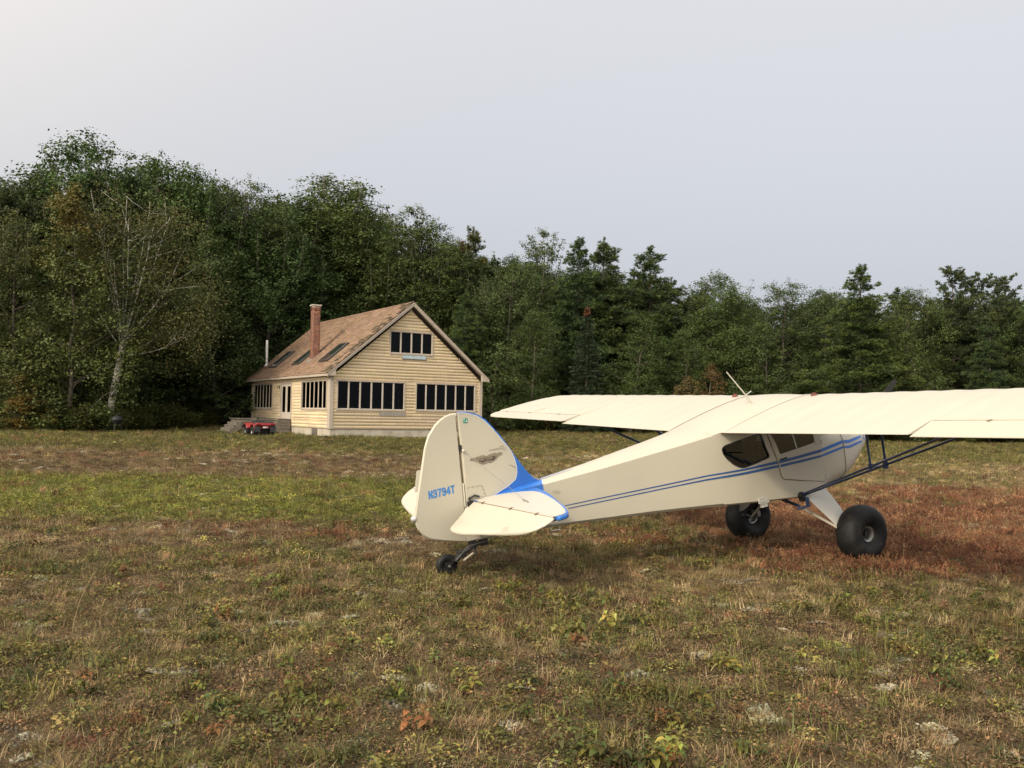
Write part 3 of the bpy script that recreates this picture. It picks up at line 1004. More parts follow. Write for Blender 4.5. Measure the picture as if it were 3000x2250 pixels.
TX = [-.095, 0, .3, .72, 1.49, 2.48, 2.95, 3.3, 4.45]
TZ = [.10, .16, .185, .204, .241, .307, .345, .365, .43]
BX = [-.095, .08, .47, .9, 1.34, 2.15, 2.8, 3.14, 3.53, 4.03, 4.5]
BZ = [-.195, -.212, -.222, -.258, -.303, -.378, -.458, -.503, -.558, -.625, -.60]
WX = [-.095, 0, 2.96, 3.25, 4.45, 4.86]
WW = [.018, .03, .445, .47, .47, .458]
hw = lambda x: interp(x, WX, WW)
ztop = lambda x: interp(x, TX, TZ)
zbot = lambda x: interp(x, BX, BZ)

# --- fuselage: fabric-covered box with a crowned top, open cabin sides
WINDOW = [(2.955, .148), (2.962, .168), (2.985, .186), (3.02, .195), (3.22, .215), (3.42, .229), (3.48, .230), (3.515, .221), (3.535, .195), (3.567, .07), (3.603, -.025), (3.604, -.044), (3.588, -.056),
          (3.353, -.084), (3.24, -.091), (3.19, -.088), (3.14, -.07), (3.07, -.022), (3.0, .05), (2.965, .105)]
DOORWIN = [(3.655, .225), (3.694, .19), (3.729, .082), (3.768, -.045), (3.785, -.055), (4.054, -.043), (4.30, -.028), (4.332, -.022), (4.342, .0), (4.33, .07), (4.30, .235)]
DOORWIN[1:2] = []
fus = MB().use(M['cream'])
xs = [-.095, 0, .15, .3, .5, .72, 1.1, 1.49, 2.0, 2.48, 2.72, 2.88]
rings = []
for x in xs:
    w, zt, zb = hw(x), ztop(x), zbot(x)
    c = .012 + .04 * min(1, max(0, x) / 2.2)
    r = min(.03, w * .4)
    rings.append([(x, -w, zb + r), (x, -w, zt - .006), (x, -w + .006, zt), (x, -w * .55, zt + c * .72), (x, 0, zt + c), (x, w * .55, zt + c * .72), (x, w - .006, zt), (x, w, zt - .006), (x, w, zb + r), (x, w - r, zb), (x, 0, zb - .004), (x, -w + r, zb)])
fus.loft(rings, cap1=False)
# cabin shell
xc = [2.88, 3.05, 3.25, 3.53, 4.03, 4.45]
for s in (-1, 1):
    out = [(x, zbot(x) + .02) for x in xc] + [(x, ztop(x) - .004) for x in reversed(xc)]
    big = [(3.615, .262), (3.70, .075), (3.755, -.075), (4.32, -.05), (4.365, .0), (4.345, .085), (4.32, .27)]
    holed_panel(fus, out, [WINDOW, big], lambda a, b, s=s: (a, s * hw(a), b))
for i in range(len(xc) - 1):
    a, b = xc[i], xc[i + 1]
    fus.add([(a, -hw(a) + .0, zbot(a) + .02), (a, -hw(a) + .03, zbot(a)), (a, hw(a) - .03, zbot(a)), (a, hw(a), zbot(a) + .02),
             (b, -hw(b) + .0, zbot(b) + .02), (b, -hw(b) + .03, zbot(b)), (b, hw(b) - .03, zbot(b)), (b, hw(b), zbot(b) + .02)],
            [(0, 1, 5, 4), (1, 2, 6, 5), (2, 3, 7, 6)])
fus_o = fus.build('fuselage', parent=plane, angle=24)

# interior: floor, seat back, dark lining, frame tubes
mb = MB().use(M['cabin'])
mb.box((2.9, -.42, -.44), (4.45, .42, -.40)).box((2.86, -.40, -.40), (2.89, .40, .33)).box((4.42, -.42, -.40), (4.44, .42, .02))
mb.box((2.95, -.41, .275), (4.40, .41, .285))
mb.use(M['seat']).box((3.72, -.40, -.40), (4.15, .40, -.16)).box((3.62, -.40, -.30), (3.74, .40, .10))
mb.use(M['black'])
for s in (-1, 1):
    mb.tube([(2.95, s * .41, .16), (3.65, s * .43, -.02)], .012, 6).tube([(3.2, s * .42, -.42), (3.0, s * .42, .24)], .010, 6).tube([(3.62, s * .44, .28), (3.75, s * .44, -.4)], .012, 6)
    mb.tube([(4.42, s * .43, .35), (4.1, s * .43, -.35)], .012, 6)
mb.build('interior', parent=plane, smooth=False)

for s in (-1, 1):
    rim = MB().use(M['black'])
    cen = Vector((3.28, 0.07))
    grow = [(cen.x + (p[0] - cen.x) * 1.03, cen.y + (p[1] - cen.y) * 1.07) for p in WINDOW]
    holed_panel(rim, grow, [[(cen.x + (p[0] - cen.x) * .985, cen.y + (p[1] - cen.y) * .97) for p in WINDOW]], lambda a, b, s=s: (a, s * (hw(a) + .003), b))
    w_o = rim.build('window', parent=plane, smooth=False)
    gl = MB().use(M['plexi'])
    holed_panel(gl, WINDOW, [], lambda a, b, s=s: (a, s * (hw(a) - .012), b))
    gl.build('pane', parent=w_o, smooth=False)

# --- doors
DOOR_OUT = [(3.606, .272), (3.662, .09), (3.730, -.128), (3.752, -.278), (3.760, -.318), (3.785, -.345), (4.10, -.43), (4.431, -.514), (4.440, -.45), (4.440, -.28), (4.425, -.14), (4.421, -.05), (4.405, .09), (4.36, .29)]
for s in (-1, 1):
    mb = MB().use(M['cream'])
    holed_panel(mb, DOOR_OUT, [DOORWIN], lambda a, b, s=s: (a, s * (hw(a) + .008), b))
    holed_panel(mb, DOOR_OUT, [DOORWIN], lambda a, b, s=s: (a, s * (hw(a) + .002), b))
    # edge turned in
    for lp in (DOOR_OUT, DOORWIN):
        for i in range(len(lp)):
            p, q_ = lp[i], lp[(i + 1) % len(lp)]
            mb.add([(p[0], s * (hw(p[0]) + .008), p[1]), (q_[0], s * (hw(q_[0]) + .008), q_[1]), (q_[0], s * (hw(q_[0]) + .002), q_[1]), (p[0], s * (hw(p[0]) + .002), p[1])], [(0, 1, 2, 3)])
    # dark gap around the door
    mb.use(M['gap'])
    c0 = (4.08, -.12)
    for i in range(len(DOOR_OUT) - 1):
        p, q_ = DOOR_OUT[i], DOOR_OUT[i + 1]
        d = Vector((q_[0] - p[0], q_[1] - p[1])).normalized()
        n_ = Vector((d.y, -d.x))
        if n_.dot(Vector((p[0] - c0[0], p[1] - c0[1]))) < 0:
            n_ = -n_
        k = .012 if i < 6 else .007
        P = [(p[0] - n_.x * .004, p[1] - n_.y * .004), (q_[0] - n_.x * .004, q_[1] - n_.y * .004), (q_[0] + n_.x * k, q_[1] + n_.y * k), (p[0] + n_.x * k, p[1] + n_.y * k)]
        mb.add([(a, s * (hw(a) + .0016), b) for a, b in P], [(0, 1, 2, 3)])
    # sliding window bar
    mb.use(M['gearwhite'])
    mb.add([(a, s * (hw(a) + .009), b) for a, b in ((3.965, .235), (3.99, .235), (4.054, -.035), (4.034, -.035))], [(0, 1, 2, 3)])
    d_o = mb.build('door', parent=plane, smooth=False)
    gl = MB().use(M['plexi'])
    holed_panel(gl, DOORWIN, [], lambda a, b, s=s: (a, s * (hw(a) + .004), b))
    gl.build('window', parent=d_o, smooth=False)
    MB().use(M['black']).tube([(3.845, s * (hw(3.8) + .01), -.108), (3.845, s * (hw(3.8) + .035), -.11), (3.75, s * (hw(3.8) + .03), -.112)], .008).build('handle', parent=d_o)
    for zx in ((4.357, 4.452, -.034), (4.398, 4.492, -.460)):
        MB().use(M['gearwhite']).box((zx[0], s * (hw(4.4) + .009), zx[2] - .010), (zx[1], s * (hw(4.4) + .016), zx[2] + .012)).tube([(4.44, s * (hw(4.4) + .018), zx[2] - .022), (4.44, s * (hw(4.4) + .018), zx[2] + .022)], .007).build('hinge', parent=d_o)

# --- cowling
CX_ = [4.45, 4.70, 4.83, 5.0, 5.2, 5.38, 5.5, 5.57, 5.61]
CWD = [.470, .466, .460, .428, .375, .310, .240, .150, .06]
CTP = [.07, .075, .07, .055, .035, .015, -.02, -.06, -.10]
CBT = [-.604, -.60, -.585, -.535, -.450, -.355, -.27, -.20, -.14]


def cowl_y(x, z):
    w, t, b = interp(x, CX_, CWD), interp(x, CX_, CTP), interp(x, CX_, CBT)
    e = interp(x, [4.45, 4.83, 5.3], [7, 4.5, 2.6])
    v = abs((z - (t + b) / 2) / ((t - b) / 2))
    return w * max(0, 1 - v ** e) ** (1 / e)


def cowl_ring(x, g=0.0, n=36):
    w, t, b = interp(x, CX_, CWD) + g, interp(x, CX_, CTP) + g, interp(x, CX_, CBT) - g
    e = interp(x, [4.45, 4.83, 5.3], [7, 4.5, 2.6])
    out = []
    for k in range(n):
        a = 2 * math.pi * k / n
        ca, sa = math.cos(a), math.sin(a)
        r = (abs(ca) ** e + abs(sa) ** e) ** (-1 / e)
        out.append((x, w * r * ca, (t + b) / 2 + (t - b) / 2 * r * sa))
    return out


mb = MB().use(M['cream'])
mb.loft([cowl_ring(x) for x in np.linspace(4.451, 4.828, 6)], cap0=False, cap1=False)
mb.use(M['cream_hi'])
mb.loft([cowl_ring(x, .004) for x in [4.834, 4.9, 5.0, 5.1, 5.2, 5.3, 5.38, 5.45, 5.5, 5.54, 5.57, 5.595, 5.61]], cap0=False)
mb.use(M['gap'])
mb.loft([cowl_ring(4.822, .003), cowl_ring(4.834, .003)], cap0=False, cap1=False)
cowl = mb.build('cowling', parent=plane, angle=40)
mb = MB().use(M['black']).tube([(4.80, -.40, -.50), (4.72, -.36, -.60), (4.62, -.30, -.635)], .018)
mb.build('exhaust_lip', parent=cowl)
# windscreen and firewall deck
mb = MB().use(M['plexi'])
mb.add([(4.46, -.46, .02), (4.46, .46, .02), (4.86, .36, .085), (4.86, -.36, .085)], [])
mb.add([(4.92, -.38, .068), (4.92, .38, .068), (4.46, .45, .42), (4.46, -.45, .42)], [(0, 1, 2, 3)])
mb.add([(4.92, -.38, .068), (4.46, -.45, .42), (4.46, -.468, .06)], [(0, 1, 2)]).add([(4.92, .38, .068), (4.46, .45, .42), (4.46, .468, .06)], [(0, 1, 2)])
mb.build('windscreen', parent=plane, smooth=False)
# propeller
mb = MB().use(M['cream_hi']).lathe([(.001, .26), (.03, .245), (.06, .19), (.09, .10), (.10, .0), (.001, .0)], (5.612, 0, -.12), 'x', 24)
mb.build('spinner', parent=plane)
mb = MB().use(M['prop'])
cdir = Vector((0, -.707, .707))
for s in (1, -1):
    rings = []
    for r_, ch_, th_, tw in ((.05, .07, .04, 60), (.2, .10, .03, 42), (.45, .115, .018, 26), (.7, .105, .012, 18), (.82, .09, .008, 15), (.88, .05, .005, 14)):
        c = Vector((5.70, 0, -.12)) + cdir * (r_ * s)
        tang = Vector((0, .707, .707)) * s
        ax = Vector((1, 0, 0))
        a = R(tw)
        u = tang * math.cos(a) + ax * math.sin(a)
        w_ = ax * math.cos(a) - tang * math.sin(a)
        rings.append([c + u * (ch_ * .5 * math.cos(t)) + w_ * (th_ * .5 * math.sin(t)) for t in np.linspace(0, 2 * math.pi, 13)[:-1]])
    mb.loft(rings)
mb.build('propeller', parent=plane)

# --- cheat-line stripes: thin painted bands a hair above the skin
SA = [(1.0, -.060, .004), (1.36, -.066, .005), (2.19, -.083, .0065), (2.71, -.0905, .007), (3.2, -.1185, .0085), (3.60, -.134, .012), (3.735, -.140, .013), (4.05, -.142, .0135), (4.42, -.1405, .0135), (4.62, -.124, .017), (4.825, -.108, .020), (4.94, -.130, .019), (5.10, -.128, .018), (5.27, -.128, .013)]
SB = [(1.03, -.096, .004), (1.36, -.103, .005), (2.19, -.120, .006), (2.70, -.132, .008), (3.2, -.1615, .0105), (3.60, -.179, .0115), (3.735, -.1865, .0115), (4.05, -.196, .0115), (4.44, -.204, .010), (4.62, -.189, .013), (4.825, -.173, .014), (4.93, -.195, .0155), (5.10, -.190, .0155), (5.27, -.188, .013)]


def skin_y(x, z):
    if x < 3.7355 or 4.425 < x < 4.45:
        return hw(x) + .003
    if x <= 4.425:
        return hw(x) + .0112
    return cowl_y(x, z) + (.003 if x < 4.83 else .008)


mb = MB().use(M['stripe'])
for s in (-1, 1):
    for S_ in (SA, SB):
        for part in ([2 * 0, 3.70], [3.75, 4.42], [4.455, 4.825], [4.845, 5.3]):
            xs_ = [x for x in np.linspace(S_[0][0], S_[-1][0], 70) if part[0] <= x <= part[1]]
            if part[1] > 5: xs_ = [x for x in np.linspace(4.84, S_[-1][0], 14)]
            if part[0] == 3.75: xs_ = list(np.linspace(3.738 if S_ is SA else 3.748, 4.424, 12))
            if part[0] == 0: xs_ = xs_ + [3.722 if S_ is SA else 3.735]
            if part[0] == 4.455: xs_ = list(np.linspace(4.434, 4.826, 9))
            mb.use(M['blue'] if part[1] > 4.5 else M['stripe'])
            P = []
            for x in xs_:
                c = interp(x, [p[0] for p in S_], [p[1] for p in S_])
                h = interp(x, [p[0] for p in S_], [p[2] for p in S_]) * interp(x, [2.5, 3.2, 4.4, 4.8], [1.0, 1.3, 1.3, 1.0])
                P.append((x, s * skin_y(x, c - h), c - h)); P.append((x, s * skin_y(x, c + h), c + h))
            mb.add(P, [(2 * i, 2 * i + 2, 2 * i + 3, 2 * i + 1) for i in range(len(xs_) - 1)])
    mb.use(M['blue'])
    dm = [(5.30, -.158), (5.36, -.122), (5.44, -.154), (5.37, -.198)]
    mb.add([(x, s * (cowl_y(x, z) + .007), z) for x, z in dm], [(0, 1, 2, 3)])
# blue paint of the fin fairing carried over the rear deck, edged in white
mb.use(M['blue'])
fy = [-1.0, -.78, -.55, -.28, 0, .28, .55, .78, 1.0]


def deck_z(x, f):
    zt, c = ztop(x), .012 + .04 * min(1, max(0, x) / 2.2)
    return interp(abs(f), [0, .55, 1], [zt + c, zt + c * .72, zt]) + .003


dxs = [-.02, .1, .2, .3, .4, .5, .6, .7, 1.0]
P = []
for k, t in enumerate(dxs):
    for f in fy:
        xe = .79 + .075 * (1 - abs(f))
        x = min(t, xe) if k < len(dxs) - 1 else xe
        P.append((x, f * (hw(x) + .001), deck_z(x, f)))
n_ = len(fy)
mb.add(P, [(i * n_ + j, i * n_ + j + 1, (i + 1) * n_ + j + 1, (i + 1) * n_ + j) for i in range(len(dxs) - 1) for j in range(n_ - 1)])
mb.use(M['white'])
P = []
for f in fy:
    xe = .79 + .075 * (1 - abs(f))
    for x in (xe - .002, xe + .010):
        P.append((x, f * (hw(x) + .001), deck_z(x, f) + .001))
mb.add(P, [(2 * i, 2 * i + 1, 2 * i + 3, 2 * i + 2) for i in range(n_ - 1)])
mb.use(M['blue'])
for s in (-1, 1):
    mb.add([(x, s * (hw(x) + .003), z) for x, z in ((.15, .10), (.79, .13), (.79, ztop(.79)), (.15, ztop(.15)))], [(0, 1, 2, 3)])
# blue line on the spine ahead of the fin, and patches of tape
mb.use(M['blue'])
for s in (-1, 1):
    mb.add([(.84, s * .010, ztop(.84) + .034), (.84, s * .022, ztop(.84) + .033), (1.25, s * .034, ztop(1.25) + .044), (1.25, s * .028, ztop(1.25) + .045)], [(0, 1, 2, 3)])
mb.build('stripe', parent=plane, smooth=False)
mb = MB().use(M['patch'])
for (x, z, a, b) in ((.93, .10, .045, .018), (2.1, .335, .05, .02)):
    if z > .25:
        continue
    mb.add([(x + a * math.cos(t), -hw(x + a * math.cos(t)) - .002, z + b * math.sin(t) - .01 * math.cos(t)) for t in np.linspace(0, 2 * math.pi, 17)[:-1]], [tuple(range(16))])
mb.build('repair_patch', parent=plane, smooth=False)
mb = MB().use(M['gearwhite']).tube([(.80, -.142, -.245), (.805, -.15, -.285), (.90, -.163, -.29), (.91, -.157, -.262)], .006)
mb.build('grab_handle', parent=plane)

# --- wings: NACA 230-series section with rib scallops
TEX, CH = 2.96, 1.56
NU = [(0, 0), (.0125, .0267), (.025, .0361), (.05, .0491), (.075, .058), (.10, .0643), (.15, .0719), (.20, .075), (.25, .076), (.30, .0755), (.40, .0714), (.50, .0641), (.60, .0547), (.70, .0436), (.80, .0308), (.90, .0168), (.95, .0092), (1, .0013)]
NL = [(0, 0), (.0125, -.0123), (.025, -.0171), (.05, -.0226), (.10, -.0292), (.20, -.0397), (.30, -.0446), (.40, -.0448), (.50, -.0417), (.60, -.0367), (.70, -.03), (.80, -.0216), (.90, -.0123), (1, -.0013)]


def wing_z(x, y, side, sc=1.0, le=None):
    """skin height at body x, span y; sc flattens the section towards the tip, le = local leading edge"""
    le = TEX + CH if le is None else le
    f = min(max((le - x) / max(le - TEX, .05), 0), 1)
    zch = interp(f, [0, 1], [.455 + abs(y) * .0115, .341 + abs(y) * .0200])
    t = NU if side > 0 else NL
    return zch + CH * sc * interp(f, [p[0] for p in t], [p[1] for p in t])


# planform: leading edge and trailing edge against span, rounded tip
TIPY = 5.39
def le_x(y):
    d = max(0, (y - 4.75) / (TIPY - 4.75))
    return 3.24 + (TEX + CH - 3.24) * math.sqrt(max(0, 1 - d ** 2.2))
def te_x(y):
    d = max(0, (y - 4.85) / (TIPY - 4.85))
    return 3.24 + (TEX - .005 - 3.24) * math.sqrt(max(0, 1 - d ** 2.6))


HINX, AIL0 = 3.275, 2.885
ail_in = lambda x: AIL0 + .0 * (HINX - x)        # inboard edge of the aileron
ribs = [.44 + .325 * i for i in range(16)]


def scallop(y):
    if y < .5 or y > 5.1:
        return 0
    f = ((y - .44) / .325) % 1.0
    return -.008 * math.sin(math.pi * f) ** 2


def wing(s):
    mb = MB().use(M['cream'])
    ys = sorted(set([round(v, 4) for v in list(np.linspace(.448, 4.75, 68)) + [AIL0 - .0005, AIL0 + .0005] + list(np.linspace(4.75, TIPY - .002, 16))]))
    fr = [0, .006, .0125, .025, .05, .075, .1, .15, .2, .25, .3, .4, .5, .6, .7, .8, .9, .95, 1.0]
    rings = []
    for y in ys:
        le, te = le_x(y), te_x(y)
        if y > AIL0:
            te = min(HINX + .012, le - .01)
        sc = math.sqrt(max(.02, 1 - max(0, (y - 4.9) / (TIPY - 4.9)) ** 2.0)) if y > 4.9 else 1.0
        full_le = TEX + CH if y < 4.75 else le
        up, lo = [], []
        for f in fr:
            x = le + (te - le) * f
            k = scallop(y) * (1 if .02 < f else 0) * min(1, f * 8) * min(1, (1 - f) * 6)
            up.append((x, s * y, wing_z(x, y, 1, sc, full_le) + k))
            lo.append((x, s * y, wing_z(x, y, -1, sc, full_le)))
        rings.append(up + list(reversed(lo[1:])))
    mb.loft(rings)
    # blue leading edge band near the tip
    w_o = mb.build('wing', parent=plane, angle=35)
    # aileron: hinged flap, one up, one slightly down
    ang = R(-6.5) if s > 0 else R(3.5)
    mb = MB().use(M['cream'])
    rings = []
    for y in sorted(set([AIL0 + .012] + list(np.linspace(AIL0 + .1, 4.85, 11)) + list(np.linspace(4.85, TIPY - .012, 14)))):
        te = te_x(y)
        sc = math.sqrt(max(.02, 1 - max(0, (y - 4.9) / (TIPY - 4.9)) ** 2.0)) if y > 4.9 else 1.0
        fle = TEX + CH if y < 4.75 else le_x(y)
        hx = min(HINX - .006, le_x(y) - .005)
        hz = (wing_z(hx, y, 1, sc, fle) + wing_z(hx, y, -1, sc, fle)) / 2
        zt = wing_z(hx, y, 1, sc, fle)
        ring = []
        pts = []
        for k in range(7):
            x = hx + (te - hx) * k / 6
            pts.append((x, wing_z(x, y, 1, sc, fle)))
        for k in range(6, -1, -1):
            x = hx + (te - hx) * k / 6
            pts.append((x, wing_z(x, y, -1, sc, fle) - (.002 if k == 6 else 0)))
        for x, z in pts:
            dx, dz = x - hx, z - zt
            ring.append((hx + dx * math.cos(ang) - dz * math.sin(ang), s * y, zt + dz * math.cos(ang) + dx * math.sin(ang)))
        rings.append(ring)
    mb.loft(rings)
    a_o = mb.build('aileron', parent=w_o, angle=35)
    mb = MB().use(M['gap'])
    y_ = [AIL0 + .02, 5.32]
    z_ = [wing_z(HINX, v, 1) for v in y_]
    mb.add([(HINX + .012, s * y_[0], z_[0] - .0005), (HINX - .004, s * y_[0], z_[0] - .006), (HINX - .004, s * y_[1], z_[1] - .012), (HINX + .012, s * y_[1], z_[1] - .006)], [(0, 1, 2, 3)])
    for yv in (3.45, 4.35, 5.1):
        z = wing_z(HINX, yv, 1)
        mb.box((HINX - .03, s * yv - .012, z - .012), (HINX + .03, s * yv + .012, z + .004))
    mb.build('hinge_line', parent=w_o, smooth=False)
    # aileron horn push-rod fairing
    mb = MB().use(M['cream_hi']).tube([(3.32, s * 4.30, wing_z(3.32, 4.3, 1) + .004), (3.36, s * 4.26, wing_z(3.36, 4.3, 1) + .018), (3.50, s * 4.22, wing_z(3.5, 4.3, 1) + .004)], .006, 6)
    mb.build('pushrod', parent=w_o)
    z = wing_z(4.25, .80, 1)
    mb = MB().use(M['red_lamp']).lathe([(.036, -.01), (.037, .010), (.026, .016), (.010, .018), (.001, .018)], (4.24, s * .66, z), 'z', 18).box((4.22, s * .66 - .008, z + .016), (4.26, s * .66 + .008, z + .028))
    mb.build('fuel_cap', parent=w_o)
    # fairing tape along the root
    mb = MB().use(M['cream_hi'])
    P = []
    for x in np.linspace(2.97, 4.40, 18):
        P += [(x, s * .452, wing_z(x, .45, 1) + .0045), (x, s * .50, wing_z(x, .5, 1) + .0045 + scallop(.5))]
    mb.add(P, [(2 * i, 2 * i + 2, 2 * i + 3, 2 * i + 1) for i in range(17)])
    mb.build('root_tape', parent=w_o)
    return w_o


for s in (-1, 1):
    wing(s)
# blue tip marker on the far wing
yv = np.linspace(4.8, 5.15, 7)
mb = MB().use(M['blue'])
P = []
for y in yv:
    le = le_x(y)
    z = .455 + y * .0115
    P += [(le + .004, y, z - .02), (le + .004, y, z + .022), (le - .03, y, z + .034)]
mb.add(P, [f for i in range(6) for f in ((3 * i, 3 * i + 1, 3 * i + 4, 3 * i + 3), (3 * i + 1, 3 * i + 2, 3 * i + 5, 3 * i + 4))])
mb.build('tip_marker', parent=plane)

# centre section: cabin roof between the roots, fairing down to the turtledeck
mb = MB().use(M['cream'])
rings = []
for x in [2.86, 2.97, 3.1, 3.3, 3.6, 3.9, 4.15, 4.32, 4.44, 4.50]:
    if x < 2.9:
        w, zt, zc_ = hw(x), ztop(x), ztop(x) + .05
    else:
        w = .447
        zt = wing_z(x, .45, 1) - .002
        zc_ = zt + interp(x, [2.97, 3.4, 4.2, 4.5], [.052, .040, .022, .004])
    dz = interp(x, [2.86, 4.5], [.03, .06])
    rings.append([(x, -w, zt - dz), (x, -w, zt), (x, -w * .75, zt + (zc_ - zt) * .45), (x, -w * .4, zt + (zc_ - zt) * .85), (x, 0, zc_), (x, w * .4, zt + (zc_ - zt) * .85), (x, w * .75, zt + (zc_ - zt) * .45), (x, w, zt), (x, w, zt - dz)])
mb.loft(rings, cap0=False)
mb.build('cabin_roof', parent=plane, angle=30)
mb = MB().use(M['gap'])
for s in (-1, 1):
    P = []
    for x in np.linspace(3.15, 3.75, 8) if s < 0 else np.linspace(2.97, 4.2, 14):
        z = wing_z(x, .45, 1)
        P += [(x, s * .4485, z + .0025), (x, s * .4525, z + .0055)]
    mb.add(P, [(2 * i, 2 * i + 2, 2 * i + 3, 2 * i + 1) for i in range(len(P) // 2 - 1)])
mb.build('root_gap', parent=plane, smooth=False)
# antennas on the roof
zr_ = wing_z(3.77, .1, 1) + .03
mb = MB().use(M['cream_hi']).tube([(3.80, -.10, zr_), (3.745, -.10, zr_ + .09), (3.48, -.10, zr_ + .43)], [.009, .008, .006], 10).box((3.74, -.14, zr_ - .005), (3.88, -.06, zr_ + .008))
mb.build('whip_antenna', parent=plane)
mb = MB().use(M['gearwhite']).tube([(3.80, -.03, zr_ - .01), (3.79, -.03, zr_ + .09), (3.81, -.03, zr_ + .115), (3.88, -.03, zr_ + .14)], .0055, 8)
mb.build('vent_tube', parent=plane)

# --- lift struts
ROOT = (4.038, .505, -.590)
for s in (-1, 1):
    fa = Vector((4.27, s * 3.30, wing_z(4.27, 3.3, -1)))
    ra = Vector((3.47, s * 3.12, wing_z(3.47, 3.12, -1)))
    r0 = Vector((ROOT[0], s * ROOT[1], ROOT[2]))
    mb = MB().use(M['navy'])
    mb.tube([r0, fa], .030, 14, flat=(.45, 1.0), up=(0, 0, 1))
    st_o = mb.build('strut', parent=plane)
    mb = MB().use(M['navy'])
    mb.tube([r0 + Vector((-.02, 0, .015)), ra], .026, 14, flat=(.5, 1.0), up=(0, 0, 1))
    mb.build('strut', parent=plane)
    fj = r0.lerp(fa, .40)
    rj = r0.lerp(ra, .47)
    mb = MB().use(M['navy'])
    mb.tube([fj, (fj.x - .0, fj.y, wing_z(fj.x, abs(fj.y), -1))], .013, 8).tube([fj + Vector((0, 0, -.04)), fj + Vector((0, 0, .05))], .028, 8)
    mb.tube([rj, (rj.x, rj.y, wing_z(rj.x, abs(rj.y), -1))], .012, 8).tube([rj + Vector((0, 0, -.03)), rj + Vector((0, 0, .04))], .022, 8)
    mb.tube([fj, rj], .010, 8)
    mb.build('jury_strut', parent=plane)
    mb = MB().use(M['black'])
    mb.tube([r0 + Vector((-.03, -s * .05, .0)), r0 + Vector((-.03, s * .012, .0))], .042, 14).box((3.985, s * .49 - .03, -.66), (4.04, s * .49 + .03, -.56))
    mb.build('strut_fitting', parent=plane)
    # boarding step
    mb = MB().use(M['navy']).box((4.005, s * .55 - .012, -.715), (4.045, s * .55 + .012, -.61)).box((3.87, s * .55 - .03, -.722), (4.045, s * .55 + .03, -.708))
    mb.build('boarding_step', parent=plane, bevel=.004)

